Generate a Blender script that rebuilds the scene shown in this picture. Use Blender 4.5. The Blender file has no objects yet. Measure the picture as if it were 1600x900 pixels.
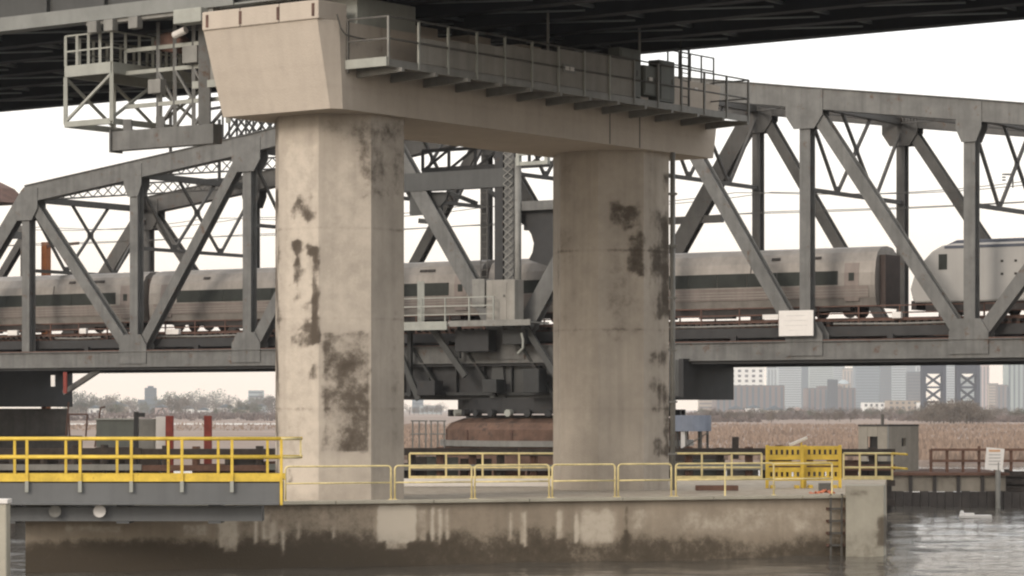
import bpy, math, random
from mathutils import Vector, Matrix, noise as mnoise
R = math.radians
rnd = random.Random(7)
S = bpy.context.scene
COL = S.collection
F = 4400.0            # focal length in photo pixels (photo 1600 px wide)
CAMZ = 5.2            # eye height above the water

# ------------------------------------------------------------------ camera
cam = bpy.data.cameras.new('camera')
cam.sensor_width = 36.0
cam.lens = 36.0 * F / 1600.0
cam.shift_y = (640 - 450) / 1600.0
cam.clip_start = 1.0
cam.clip_end = 20000.0
camo = bpy.data.objects.new('camera', cam)
COL.objects.link(camo)
camo.location = (0, 0, CAMZ)
camo.rotation_euler = (R(90), 0, 0)
S.camera = camo

# ------------------------------------------------------------------ sky: bright overcast
SUN_EL, SUN_AZ = 26.0, 222.0        # azimuth: clockwise from +Y; behind the camera, to the left
w = bpy.data.worlds.new('World')
S.world = w
w.use_nodes = True
nt = w.node_tree
for n in list(nt.nodes): nt.nodes.remove(n)
out = nt.nodes.new('ShaderNodeOutputWorld')
sky = nt.nodes.new('ShaderNodeTexSky')
sky.sky_type = 'NISHITA'; sky.sun_disc = False
sky.sun_elevation = R(SUN_EL); sky.sun_rotation = R(SUN_AZ)
sky.dust_density = 4.0; sky.air_density = 1.0
b1 = nt.nodes.new('ShaderNodeBackground'); b1.inputs['Strength'].default_value = 0.05
nt.links.new(sky.outputs[0], b1.inputs[0])
# cloud cover: an even white layer, creamier towards the horizon all the way round
tc = nt.nodes.new('ShaderNodeTexCoord'); sp = nt.nodes.new('ShaderNodeSeparateXYZ')
nt.links.new(tc.outputs['Generated'], sp.inputs[0])
rmp = nt.nodes.new('ShaderNodeValToRGB')
rmp.color_ramp.elements[0].position = 0.0; rmp.color_ramp.elements[0].color = (1.0, 0.83, 0.64, 1)
rmp.color_ramp.elements[1].position = 0.13; rmp.color_ramp.elements[1].color = (1.0, 0.985, 0.955, 1)
nt.links.new(sp.outputs['Z'], rmp.inputs[0])
b2 = nt.nodes.new('ShaderNodeBackground'); b2.inputs['Strength'].default_value = 1.26
nt.links.new(rmp.outputs[0], b2.inputs[0])
add = nt.nodes.new('ShaderNodeAddShader')
nt.links.new(b1.outputs[0], add.inputs[0]); nt.links.new(b2.outputs[0], add.inputs[1])
nt.links.new(add.outputs[0], out.inputs[0])

sun = bpy.data.lights.new('sun', 'SUN')
sun.energy = 1.5; sun.angle = R(16); sun.color = (1.0, 0.905, 0.80)
suno = bpy.data.objects.new('sun', sun); COL.objects.link(suno)
sd = Vector((math.sin(R(SUN_AZ)) * math.cos(R(SUN_EL)), math.cos(R(SUN_AZ)) * math.cos(R(SUN_EL)), math.sin(R(SUN_EL))))
suno.rotation_euler = sd.to_track_quat('Z', 'Y').to_euler()
suno.location = (-60, -60, 80)

vs = S.view_settings
vs.view_transform = 'Standard'; vs.look = 'None'; vs.exposure = 0.0; vs.gamma = 1.0; vs.use_curve_mapping = False
S.render.engine = 'CYCLES'
S.cycles.max_bounces = 6; S.cycles.diffuse_bounces = 4; S.cycles.glossy_bounces = 3
S.cycles.volume_bounces = 1
S.cycles.sample_clamp_indirect = 4.0
S.render.filter_size = 2.2
try: S.cycles.pixel_filter_type = 'BLACKMAN_HARRIS'; S.cycles.filter_width = 2.2
except Exception: pass

# ------------------------------------------------------------------ frames of reference
def at(px, py, Y): return Vector(((px - 800) * Y / F, Y, CAMZ + (640 - py) * Y / F))
def pix(p): return 800 + F * p[0] / p[1], 640 - F * (p[2] - CAMZ) / p[1]
BU = Vector((0.837, -0.548, 0)); BN = Vector((0.548, 0.837, 0))
def BP(t, wd, z): return Vector((0, 168, 0)) + BU * t + BN * wd + Vector((0, 0, z))   # railway bridge: along, across, up
C1 = Vector((-5.93, 96.7, 0))
PE = Vector((0.5948, 0.8039, 0)); PF = Vector((0.8039, -0.5948, 0))
def PP(s, o, z): return C1 + PE * s + PF * o + Vector((0, 0, z))                      # road pier: along the cap, across, up

# ------------------------------------------------------------------ mesh builder
class MB:
    def __init__(s): s.v = []; s.f = []
    def add(s, vs, fs):
        b = len(s.v); s.v += [tuple(x) for x in vs]; s.f += [tuple(i + b for i in f) for f in fs]
    def box(s, c, sz, ax=None):
        c = Vector(c); hx, hy, hz = sz[0] / 2, sz[1] / 2, sz[2] / 2
        if ax is None: ex, ey, ez = Vector((1, 0, 0)), Vector((0, 1, 0)), Vector((0, 0, 1))
        else:
            ex, ey = Vector(ax[0]), Vector(ax[1]); ez = ex.cross(ey)
        P = [c + ex * (i * hx) + ey * (j * hy) + ez * (k * hz) for k in (-1, 1) for j in (-1, 1) for i in (-1, 1)]
        s.add(P, [(0, 2, 3, 1), (4, 5, 7, 6), (0, 1, 5, 4), (2, 6, 7, 3), (0, 4, 6, 2), (1, 3, 7, 5)])
        return s
    def beam(s, a, b, wd, h, side=None):
        """rectangular bar a..b; wd = size along `side`, h = the other way"""
        a, b = Vector(a), Vector(b); d = b - a; L = d.length; d = d / L
        sd_ = Vector(side) if side is not None else Vector((0, 0, 1)).cross(d)
        if sd_.length < 1e-4: sd_ = Vector((1, 0, 0))
        sd_ = (sd_ - d * sd_.dot(d)).normalized()
        s.box((a + b) / 2, (L, wd, h), (d, sd_)); return s
    def hsec(s, a, b, wd, h, side, t=0.06):
        """H-section: two plates of depth h standing wd apart along `side`, with a web between"""
        a, b = Vector(a), Vector(b); d = (b - a).normalized()
        sd_ = Vector(side); sd_ = (sd_ - d * sd_.dot(d)).normalized()
        o = sd_ * (wd / 2 - t / 2)
        s.beam(a + o, b + o, t, h, sd_); s.beam(a - o, b - o, t, h, sd_)
        s.beam(a, b, wd - 2 * t, h * 0.25, sd_); return s
    def tube(s, pts, r, n=8, cap=True, r1=None):
        pts = [Vector(p) for p in pts]; m = len(pts); base = len(s.v)
        ref = None
        for i, p in enumerate(pts):
            d = (pts[min(i + 1, m - 1)] - pts[max(i - 1, 0)]).normalized()
            if ref is None:
                ref = d.cross(Vector((0, 0, 1)))
                if ref.length < 0.05: ref = d.cross(Vector((0, 1, 0)))
            x = (ref - d * ref.dot(d)).normalized(); y = d.cross(x); ref = x
            rr = r if r1 is None else r + (r1 - r) * i / (m - 1)
            for k in range(n):
                a = 2 * math.pi * k / n
                s.v.append(tuple(p + x * (rr * math.cos(a)) + y * (rr * math.sin(a))))
        for i in range(m - 1):
            for k in range(n):
                k2 = (k + 1) % n
                s.f.append((base + i * n + k, base + i * n + k2, base + (i + 1) * n + k2, base + (i + 1) * n + k))
        if cap:
            s.f.append(tuple(base + k for k in reversed(range(n))))
            s.f.append(tuple(base + (m - 1) * n + k for k in range(n)))
        return s
    def prism(s, poly, d):
        """closed planar polygon extruded by vector d"""
        poly = [Vector(p) for p in poly]; d = Vector(d); n = len(poly)
        s.add(poly + [p + d for p in poly],
              [tuple(reversed(range(n))), tuple(range(n, 2 * n))] + [(i, (i + 1) % n, n + (i + 1) % n, n + i) for i in range(n)])
        return s
    def grid(s, a, b, c, d, nu, nv):
        a, b, c, d = map(Vector, (a, b, c, d)); V = []; Fc = []
        for j in range(nv + 1):
            for i in range(nu + 1):
                u, v = i / nu, j / nv
                V.append((a * (1 - u) + b * u) * (1 - v) + (d * (1 - u) + c * u) * v)
        for j in range(nv):
            for i in range(nu):
                k = j * (nu + 1) + i
                Fc.append((k, k + 1, k + nu + 2, k + nu + 1))
        s.add(V, Fc); return s
    def mesh(s, name, mat, org=Vector((0, 0, 0)), smooth=False):
        me = bpy.data.meshes.new(name)
        me.from_pydata([(x - org[0], y - org[1], z - org[2]) for x, y, z in s.v], [], s.f)
        me.materials.append(mat)
        me.validate(); me.update()
        if smooth:
            for p in me.polygons: p.use_smooth = True
        return me
    def build(s, name, mat, parent=None, smooth=False, label=None, kind=None, bev=0, org=None):
        o = Vector(org) if org is not None else (WLOC[parent.name] if parent else Vector((0, 0, 0)))
        me = s.mesh(name, mat, o, smooth)
        return link(name, me, parent, o, label, kind, bev)
WLOC = {}
def link(name, me, parent=None, loc=None, label=None, kind=None, bev=0, rot=None):
    """loc is a world position"""
    ob = bpy.data.objects.new(name, me); COL.objects.link(ob)
    loc = Vector(loc) if loc is not None else Vector((0, 0, 0))
    if parent: ob.parent = parent; ob.location = loc - WLOC[parent.name]
    else: ob.location = loc
    if rot is not None: ob.rotation_euler = rot
    WLOC[ob.name] = loc
    if label: ob['label'] = label
    if kind: ob['kind'] = kind
    if bev:
        m = ob.modifiers.new('edge', 'BEVEL'); m.width = bev; m.segments = 2; m.limit_method = 'ANGLE'
    return ob
def tag(o, label, cat, group=None):
    o['label'] = label; o['category'] = cat
    if group: o['group'] = group
    return o
def thing(name, label, cat, loc, group=None):
    o = bpy.data.objects.new(name, None); COL.objects.link(o); o.location = loc; o.empty_display_size = 0.5
    WLOC[o.name] = Vector(loc)
    return tag(o, label, cat, group)
def structure(o): o['kind'] = 'structure'; return o

# ------------------------------------------------------------------ materials
def mat(name, col, rough=0.7, metal=0.0, var=0.25, scale=1.2, rust=None, rust_amt=0.0, bump=0.0, bscale=20, streak=0.0, spec=0.4):
    m = bpy.data.materials.new(name); m.use_nodes = True
    N, L = m.node_tree.nodes, m.node_tree.links
    b = N['Principled BSDF']; b.inputs['Roughness'].default_value = rough; b.inputs['Metallic'].default_value = metal
    b.inputs['Specular IOR Level'].default_value = spec
    g = N.new('ShaderNodeNewGeometry')
    n1 = N.new('ShaderNodeTexNoise'); n1.inputs['Scale'].default_value = scale; n1.inputs['Detail'].default_value = 6
    n1.inputs['Roughness'].default_value = 0.65
    L.new(g.outputs['Position'], n1.inputs['Vector'])
    r = N.new('ShaderNodeValToRGB')
    r.color_ramp.elements[0].position = 0.3; r.color_ramp.elements[1].position = 0.7
    r.color_ramp.elements[0].color = tuple(c * (1 - var) for c in col) + (1,)
    r.color_ramp.elements[1].color = tuple(min(1, c * (1 + var)) for c in col) + (1,)
    L.new(n1.outputs[0], r.inputs[0]); cur = r.outputs[0]
    if streak:
        mp = N.new('ShaderNodeMapping'); mp.inputs['Scale'].default_value = (2.2, 2.2, 0.10)
        L.new(g.outputs['Position'], mp.inputs[0])
        n3 = N.new('ShaderNodeTexNoise'); n3.inputs['Scale'].default_value = 1.5; n3.inputs['Detail'].default_value = 5
        L.new(mp.outputs[0], n3.inputs['Vector'])
        r3 = N.new('ShaderNodeValToRGB'); r3.color_ramp.elements[0].position = 0.45; r3.color_ramp.elements[1].position = 0.75
        L.new(n3.outputs[0], r3.inputs[0])
        ml = N.new('ShaderNodeMath'); ml.operation = 'MULTIPLY'; ml.inputs[1].default_value = streak
        L.new(r3.outputs[0], ml.inputs[0])
        mx = N.new('ShaderNodeMix'); mx.data_type = 'RGBA'
        L.new(ml.outputs[0], mx.inputs[0]); L.new(cur, mx.inputs[6])
        mx.inputs[7].default_value = tuple(c * 0.45 for c in col) + (1,)
        cur = mx.outputs[2]
    if rust:
        n2 = N.new('ShaderNodeTexNoise'); n2.inputs['Scale'].default_value = scale * 1.7; n2.inputs['Detail'].default_value = 8
        n2.inputs['Roughness'].default_value = 0.75
        L.new(g.outputs['Position'], n2.inputs['Vector'])
        r2 = N.new('ShaderNodeValToRGB'); r2.color_ramp.elements[0].position = 0.62 - 0.3 * rust_amt; r2.color_ramp.elements[1].position = 0.72 - 0.2 * rust_amt
        L.new(n2.outputs[0], r2.inputs[0])
        mx = N.new('ShaderNodeMix'); mx.data_type = 'RGBA'
        L.new(r2.outputs[0], mx.inputs[0]); L.new(cur, mx.inputs[6]); mx.inputs[7].default_value = tuple(rust) + (1,)
        cur = mx.outputs[2]
    L.new(cur, b.inputs['Base Color'])
    if bump:
        n4 = N.new('ShaderNodeTexNoise'); n4.inputs['Scale'].default_value = bscale; n4.inputs['Detail'].default_value = 4
        L.new(g.outputs['Position'], n4.inputs['Vector'])
        bp = N.new('ShaderNodeBump'); bp.inputs['Strength'].default_value = bump; bp.inputs['Distance'].default_value = 0.05
        L.new(n4.outputs[0], bp.inputs['Height']); L.new(bp.outputs[0], b.inputs['Normal'])
    return m

def concrete(name, col, dark=(0.07, 0.055, 0.042), pale=(0.52, 0.46, 0.39), var=0.16, streak=0.25, lift=0.0):
    """weathered concrete; the mesh attribute 'wear' (r: lichen, damp and painted shade, g: lime, patching and painted light) says where the stains and tones are"""
    m = mat(name, col, 0.9, 0, var, 0.55, None, 0, 0.25, 14, streak, 0.25)
    N, L = m.node_tree.nodes, m.node_tree.links
    b = N['Principled BSDF']; cur = b.inputs['Base Color'].links[0].from_socket
    g = [n for n in N if n.bl_idname == 'ShaderNodeNewGeometry'][0]
    at_ = N.new('ShaderNodeAttribute'); at_.attribute_name = 'wear_shade'
    se = N.new('ShaderNodeSeparateColor'); L.new(at_.outputs['Color'], se.inputs[0])
    for ch, colr, sc in ((1, pale, 2.2), (0, dark, 3.0)):
        n = N.new('ShaderNodeTexNoise'); n.inputs['Scale'].default_value = sc; n.inputs['Detail'].default_value = 9; n.inputs['Roughness'].default_value = 0.72
        L.new(g.outputs['Position'], n.inputs['Vector'])
        k = N.new('ShaderNodeMath'); k.operation = 'MULTIPLY_ADD'; k.inputs[1].default_value = 1.8; k.inputs[2].default_value = -0.9
        L.new(n.outputs[0], k.inputs[0])
        s_ = N.new('ShaderNodeMath'); s_.operation = 'MULTIPLY_ADD'; s_.inputs[1].default_value = 1.0
        mul = N.new('ShaderNodeMath'); mul.operation = 'MULTIPLY'; L.new(se.outputs[ch], mul.inputs[0]); mul.inputs[1].default_value = 1.15
        # noise only acts where there is wear at all
        nm = N.new('ShaderNodeMath'); nm.operation = 'MULTIPLY'; L.new(k.outputs[0], nm.inputs[0])
        sm = N.new('ShaderNodeMath'); sm.operation = 'SMOOTH_MIN'; sm.inputs[2].default_value = 0.1
        sq = N.new('ShaderNodeMath'); sq.operation = 'SQRT'; L.new(se.outputs[ch], sq.inputs[0]); L.new(sq.outputs[0], nm.inputs[1])
        ad = N.new('ShaderNodeMath'); ad.operation = 'ADD'; ad.use_clamp = True
        L.new(mul.outputs[0], ad.inputs[0]); L.new(nm.outputs[0], ad.inputs[1])
        mr = N.new('ShaderNodeMapRange'); mr.interpolation_type = 'SMOOTHSTEP'; mr.inputs[1].default_value = 0.25; mr.inputs[2].default_value = 0.75
        L.new(ad.outputs[0], mr.inputs[0])
        bl = N.new('ShaderNodeMath'); bl.operation = 'MULTIPLY_ADD'; bl.inputs[1].default_value = 0.62; L.new(mr.outputs[0], bl.inputs[0])
        bs = N.new('ShaderNodeMath'); bs.operation = 'MULTIPLY'; bs.inputs[1].default_value = 0.36; L.new(ad.outputs[0], bs.inputs[0]); L.new(bs.outputs[0], bl.inputs[2])
        mx = N.new('ShaderNodeMix'); mx.data_type = 'RGBA'
        L.new(bl.outputs[0], mx.inputs[0]); L.new(cur, mx.inputs[6]); mx.inputs[7].default_value = tuple(colr) + (1,)
        cur = mx.outputs[2]
        N.remove(s_); N.remove(sm)
    L.new(cur, b.inputs['Base Color'])
    return m

RUST = (0.085, 0.042, 0.022)
M = {}
M['steel'] = mat('bridge_steel_paint', (0.125, 0.124, 0.119), 0.6, 0, 0.26, 0.9, RUST, 0.13, streak=0.5)
M['steel_far'] = mat('bridge_steel_paint_dark', (0.088, 0.084, 0.079), 0.65, 0, 0.2, 0.9, RUST, 0.12, streak=0.3)  # darker grey for the far truss, sway frames and approach span
M['steel_dark'] = mat('dark_steel', (0.024, 0.024, 0.025), 0.6, 0, 0.3, 1.0, (0.04, 0.025, 0.018), 0.15)  # colour lowered to hold the shade under the deck at the pivot
M['rusty'] = mat('rusty_brown_steel', (0.10, 0.055, 0.042), 0.8, 0, 0.35, 1.5, (0.05, 0.03, 0.025), 0.2)
M['pivot'] = mat('shaded_pivot_steel', (0.030, 0.031, 0.031), 0.6, 0, 0.3, 1.0, (0.04, 0.03, 0.024), 0.1)  # near-black: shade under the deck put into the colour
M['brace'] = mat('deck_brace_paint', (0.20, 0.22, 0.225), 0.6, 0, 0.2, 0.8)
M['girder'] = mat('road_girder_paint', (0.055, 0.056, 0.055), 0.5, 0, 0.15, 0.6, streak=0.25)
M['flange'] = mat('road_flange_paint', (0.19, 0.195, 0.185), 0.5, 0, 0.15, 0.8, streak=0.1)
M['underside'] = mat('road_deck_underside', (0.014, 0.017, 0.024), 0.7, 0, 0.3, 0.6)  # deck's own shade put into the colour, hence almost black
M['platform'] = mat('pale_grey_green_paint', (0.30, 0.305, 0.275), 0.55, 0, 0.15, 1.2, RUST, -0.1, streak=0.2)
M['walkway'] = mat('galvanised_grey', (0.20, 0.195, 0.18), 0.55, 0.1, 0.2, 1.2, RUST, 0.0, streak=0.3)
M['rail_dark'] = mat('dark_rail', (0.085, 0.08, 0.072), 0.6, 0, 0.25, 2.0)
M['screen'] = mat('grey_screen_panel', (0.25, 0.235, 0.21), 0.65, 0, 0.18, 0.8, streak=0.4)
M['cabinet'] = mat('green_grey_cabinet', (0.12, 0.128, 0.115), 0.6, 0, 0.15, 1.0, streak=0.3)
M['yellow'] = mat('safety_yellow_paint', (0.62, 0.43, 0.055), 0.55, 0, 0.22, 2.5, (0.25, 0.14, 0.05), 0.06, streak=0.25)
M['yellow_pale'] = mat('faded_yellow_paint', (0.68, 0.57, 0.29), 0.6, 0, 0.22, 2.5, (0.28, 0.18, 0.08), 0.06)
M['gang'] = mat('gangway_girder_grey', (0.115, 0.118, 0.12), 0.5, 0, 0.12, 0.5, streak=0.2)
M['concrete'] = concrete('pier_concrete', (0.405, 0.358, 0.305))
M['cap'] = concrete('cap_concrete', (0.43, 0.375, 0.318), var=0.06, streak=0.12)
M['footing'] = concrete('footing_concrete', (0.285, 0.235, 0.180), dark=(0.066, 0.052, 0.037), pale=(0.50, 0.44, 0.36))
M['block'] = concrete('end_block_concrete', (0.36, 0.335, 0.275), dark=(0.11, 0.09, 0.068), streak=0.15)
M['coach'] = mat('coach_stainless', (0.24, 0.22, 0.20), 0.5, 0.25, 0.28, 0.5, streak=0.25)
M['coach_low'] = mat('coach_lower_panel', (0.19, 0.16, 0.145), 0.5, 0.2, 0.2, 0.6, streak=0.3)
M['glass_band'] = mat('coach_window_band', (0.030, 0.033, 0.030), 0.5, 0, 0.3, 0.6, spec=0.12)
M['under'] = mat('underframe_black', (0.035, 0.03, 0.028), 0.8, 0, 0.3, 2)
M['diaphragm'] = mat('coach_end_rubber', (0.06, 0.045, 0.04), 0.85, 0, 0.2, 2)
M['loco'] = mat('locomotive_grey_white', (0.34, 0.33, 0.315), 0.4, 0, 0.06, 0.6, streak=0.12)
M['loco_roof'] = mat('locomotive_roof_blue', (0.06, 0.068, 0.09), 0.5, 0, 0.15, 1)
M['white'] = mat('white_board', (0.66, 0.63, 0.60), 0.6, 0, 0.05, 2)
M['print'] = mat('faded_print', (0.36, 0.34, 0.33), 0.7, 0, 0.2, 9)
M['timber'] = mat('creosoted_timber', (0.045, 0.036, 0.031), 0.9, 0, 0.4, 2.5, (0.09, 0.065, 0.05), 0.1, 0.3, 25)
M['timber_brown'] = mat('brown_timber', (0.115, 0.063, 0.045), 0.9, 0, 0.3, 2.5, None, 0, 0.3, 25)
M['red_post'] = mat('red_brown_post', (0.20, 0.035, 0.025), 0.7, 0, 0.25, 3)
M['shed_side'] = mat('shed_panel', (0.29, 0.265, 0.225), 0.85, 0, 0.12, 1.5, streak=0.3)
M['roof'] = mat('tar_roof', (0.05, 0.047, 0.044), 0.9)
M['black'] = mat('dark_opening', (0.012, 0.012, 0.014), 0.4)
M['orange'] = mat('orange_plastic', (0.55, 0.17, 0.08), 0.6, 0, 0.2, 5)
M['tank'] = mat('blue_grey_paint', (0.20, 0.225, 0.28), 0.6, 0, 0.15, 1)
M['wet'] = mat('wet_dark_timber', (0.035, 0.029, 0.026), 0.55, 0, 0.35, 1.5, None, 0, 0.3, 12, 0.3)
M['bulk'] = concrete('bulkhead_concrete', (0.23, 0.205, 0.17))
M['foliage'] = mat('bare_winter_twigs', (0.12, 0.10, 0.082), 0.95, 0, 0.35, 0.4)
M['foliage2'] = mat('dull_green_leaf', (0.075, 0.08, 0.05), 0.95, 0, 0.35, 0.4)
M['bark'] = mat('bark', (0.08, 0.065, 0.05), 0.95)
M['reed'] = mat('dry_reed', (0.235, 0.175, 0.138), 0.95, 0, 0.3, 0.05)
def far_mat(n, c): return mat(n, c, 0.7, 0, 0.06, 0.05)

# ------------------------------------------------------------------ water and land
water = bpy.data.materials.new('river_water'); water.use_nodes = True
N, L = water.node_tree.nodes, water.node_tree.links
b = N['Principled BSDF']; b.inputs['Base Color'].default_value = (0.085, 0.078, 0.068, 1); b.inputs['Roughness'].default_value = 0.10; b.inputs['IOR'].default_value = 1.33
g = N.new('ShaderNodeNewGeometry')
mp = N.new('ShaderNodeMapping'); mp.inputs['Scale'].default_value = (0.9, 1.4, 1.0); L.new(g.outputs['Position'], mp.inputs[0])
n1 = N.new('ShaderNodeTexNoise'); n1.inputs['Scale'].default_value = 0.9; n1.inputs['Detail'].default_value = 5; n1.inputs['Roughness'].default_value = 0.6; n1.inputs['Distortion'].default_value = 0.6
L.new(mp.outputs[0], n1.inputs['Vector'])
n2 = N.new('ShaderNodeTexNoise'); n2.inputs['Scale'].default_value = 0.16; n2.inputs['Detail'].default_value = 3
L.new(mp.outputs[0], n2.inputs['Vector'])
ad = N.new('ShaderNodeMath'); ad.operation = 'MULTIPLY_ADD'; ad.inputs[1].default_value = 1.6; L.new(n2.outputs[0], ad.inputs[0]); L.new(n1.outputs[0], ad.inputs[2])
bp = N.new('ShaderNodeBump'); bp.inputs['Strength'].default_value = 1.0; bp.inputs['Distance'].default_value = 0.035
L.new(ad.outputs[0], bp.inputs['Height']); L.new(bp.outputs[0], b.inputs['Normal'])
mb = MB(); ys = []; y = 62.0
while y < 250: ys.append(y); y += 0.30 + (y - 62) * 0.004
V = []; Fc = []; nxw = 190
for j, y in enumerate(ys):
    for i in range(nxw + 1):
        u = i / nxw * 2 - 1; x = u * (ys[0] * 0.19 + 3 + (y - 62) * 0.20)
        e = min(1, (1 - abs(u)) * 12, j / 10, (len(ys) - 1 - j) / 10)
        n_ = mnoise.noise((x * 0.55, y * 0.62, 0)) * 0.07 + mnoise.noise((x * 1.3 + 9, y * 1.25, 5)) * 0.018 + mnoise.noise((x * 0.16, y * 0.2, 8)) * 0.08
        V.append((x, y, n_ * e))
for j in range(len(ys) - 1):
    for i in range(nxw):
        k = j * (nxw + 1) + i; Fc.append((k, k + 1, k + nxw + 2, k + nxw + 1))
mb.add(V, Fc)
A0, A1, B1, B0 = V[0], V[nxw], V[-1], V[-1 - nxw]
mb.add([(-5000, -200, 0), (5000, -200, 0), A1, A0], [(0, 1, 2, 3)]); mb.add([(5000, -200, 0), (5000, 14000, 0), B1, A1], [(0, 1, 2, 3)])
mb.add([(5000, 14000, 0), (-5000, 14000, 0), B0, B1], [(0, 1, 2, 3)]); mb.add([(-5000, 14000, 0), (-5000, -200, 0), A0, B0], [(0, 1, 2, 3)])
structure(mb.build('water', water, smooth=True))

marsh = mat('marsh_soil_and_reed', (0.215, 0.162, 0.130), 0.95, 0, 0.25, 0.012, (0.16, 0.13, 0.115), 0.25)
mb = MB(); V = []; Fc = []; rows = [258, 266, 280, 300, 330, 370, 420, 480, 560, 660, 760, 850, 900, 980, 1060, 1110, 1200, 1400, 1800, 2400, 3200, 4200, 6500, 9500, 14000]
nx = 90
for j, y in enumerate(rows):
    for i in range(nx + 1):
        x = (i / nx - 0.5) * (y * 0.9 + 200)
        yy = y + (6 * mnoise.noise((x * 0.03, y * 0.1, 0)) if j < 3 else 0)
        z = -0.4 if j == 0 else 0.45 + 0.5 * max(0, mnoise.noise((x * 0.02, y * 0.02, 3))) + (0.2 if j > 2 else 0)
        if 890 < y < 1070 and x / y < -0.072: z = -0.4
        V.append((x, yy, z))
for j in range(len(rows) - 1):
    for i in range(nx):
        k = j * (nx + 1) + i; Fc.append((k, k + 1, k + nx + 2, k + nx + 1))
mb.add(V, Fc); structure(mb.build('marsh_ground', marsh, smooth=True))
mb = MB()
for i in range(45000):
    y = 262 + 560 * rnd.random() ** 1.6
    x = (rnd.random() - 0.5) * y * 0.46
    if x / y < -0.075 and (y < 600 or rnd.random() < .7): continue
    cl_ = mnoise.noise((x * 0.05, y * 0.03, 1))
    h = (0.25 + 0.6 * rnd.random()) * (1 + 0.7 * cl_); wd = 0.05 + 0.05 * rnd.random() + y * 0.00025
    z = 0.5; l1 = (rnd.random() - 0.5) * 0.25; a = (rnd.random() - .5) * 1.6; dx, dy = math.cos(a) * wd, math.sin(a) * wd
    mb.add([(x - dx, y - dy, z), (x + dx, y + dy, z), (x + dx * 0.5 + l1, y + dy * .5, z + h), (x - dx * 0.3 + l1, y - dy * .3, z + h * 1.15)], [(0, 1, 2, 3)])
mb.build('marsh_reeds', M['reed'], kind='stuff')

# ------------------------------------------------------------------ stain and shade painting on concrete
def paint(ob, fn):
    me = ob.data; a = me.color_attributes.new('wear_shade', 'FLOAT_COLOR', 'POINT')
    o = WLOC[ob.name]
    for i, v in enumerate(me.vertices):
        p = v.co + o; px, py = pix(p)
        d, l = fn(px, py, p, v.normal)
        a.data[i].color = (max(0, min(1, d)), max(0, min(1, l)), 0, 1)
def rect(px, py, x0, y0, x1, y1, s=4.0):
    f = lambda e: 0 if e < -1 else (1 if e > 1 else 0.5 + 0.5 * e)
    return f((px - x0) / s) * f((x1 - px) / s) * f((py - y0) / s) * f((y1 - py) / s)
def nz(p, sc): return mnoise.noise(p * sc)

# ------------------------------------------------------------------ concrete road pier
pier = thing('bridge_pier', 'weathered beige concrete pier with two octagonal columns and flared cap under the road deck', 'bridge pier', (C1.x, C1.y, 2.1))
FA, FB = Vector((-15.5, 89.7, 0)), Vector((13.15, 100.3, 0)); FC_, FD = Vector((16.9, 127, 0)), Vector((-9.0, 127, 0))
ZT = 2.1
mb = MB(); up = lambda p, z: Vector((p.x, p.y, z))
mb.grid(up(FA, -1.5), up(FB, -1.5), up(FB, ZT), up(FA, ZT), 230, 26)
mb.grid(up(FB, -1.5), up(FC_, -1.5), up(FC_, ZT), up(FB, ZT), 60, 12)
mb.grid(up(FC_, -1.5), up(FD, -1.5), up(FD, ZT), up(FC_, ZT), 4, 2)
mb.grid(up(FD, -1.5), up(FA, -1.5), up(FA, ZT), up(FD, ZT), 4, 2)
mb.grid(up(FA, ZT), up(FB, ZT), up(FC_, ZT), up(FD, ZT), 40, 40)
foot = mb.build('footing', M['footing'], pier)
STREAKS = [(397, 805, 403, 848), (411, 800, 418, 846), (424, 812, 430, 850), (437, 825, 445, 866), (463, 812, 467, 842), (517, 822, 522, 846),
           (658, 792, 664, 846), (672, 792, 679, 848), (684, 794, 690, 850), (694, 794, 700, 846), (796, 800, 802, 842), (815, 798, 822, 855), (870, 795, 878, 842), (897, 800, 903, 850)]
def wfoot(px, py, p, n):
    if p.z > ZT - 0.01 and n.z > 0.5: return 0.15, 0.45
    tide = 1.24 + 0.16 * nz(Vector((p.x, 0, 0)), 0.5) + 0.10 * nz(Vector((p.x, 1, 0)), 2.1) - 0.028 * max(0, p.x - 4)
    ks = 0.92 - 0.42 * max(0, min(1, (px - 560) / 220)); d = 1.2 * max(0, min(1, (tide - p.z) / 0.7)) * ks + 0.25 * nz(p, 0.6) * max(0, min(1, (tide - p.z) / 0.3))
    l = 0.0
    if px > 960: l += 0.5 * rect(px, py, 985, 792, 1310, 834, 8) * (0.8 + 0.8 * nz(p, 0.7))
    d += 0.22 * rect(px, py, 655, 785, 900, 840, 12) + 0.34 * rect(px, py, 375, 785, 590, 840, 8)
    l += 1.0 * rect(px, py, 590, 790, 650, 846, 4) + 0.45 * rect(px, py, 600, 842, 640, 862, 7) + 0.6 * rect(px, py, 905, 795, 962, 850, 9)
    l += 0.55 * rect(px, py, 340, 800, 373, 862, 5) + 0.5 * rect(px, py, 285, 818, 325, 838, 4) + 0.5 * rect(px, py, 100, 818, 190, 832, 3)
    for s_ in STREAKS: l += 0.7 * rect(px, py, *s_, s=3)
    d += 0.5 * rect(px, py, 974, 790, 982, 862, 4)
    if l > 0.3: d *= 0.45
    return d, l
paint(foot, wfoot)
# lip along the front edge
fd = (FB - FA).normalized(); fn = Vector((fd.y, -fd.x, 0))
for k in range(9):
    a = FA + fd * (k * 3.42 + 0.012); b_ = FA + fd * ((k + 1) * 3.42 - 0.012)
    if (b_ - FA).length > (FB - FA).length: b_ = FB - fd * 0.01
    MB().box((a + b_) / 2 + fn * 0.02 + Vector((0, 0, ZT + 0.03)), ((b_ - a).length, 0.34, 0.12), (fd, Vector((-fd.y, fd.x, 0)))).build('coping', M['block'], pier, bev=0.02)

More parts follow.
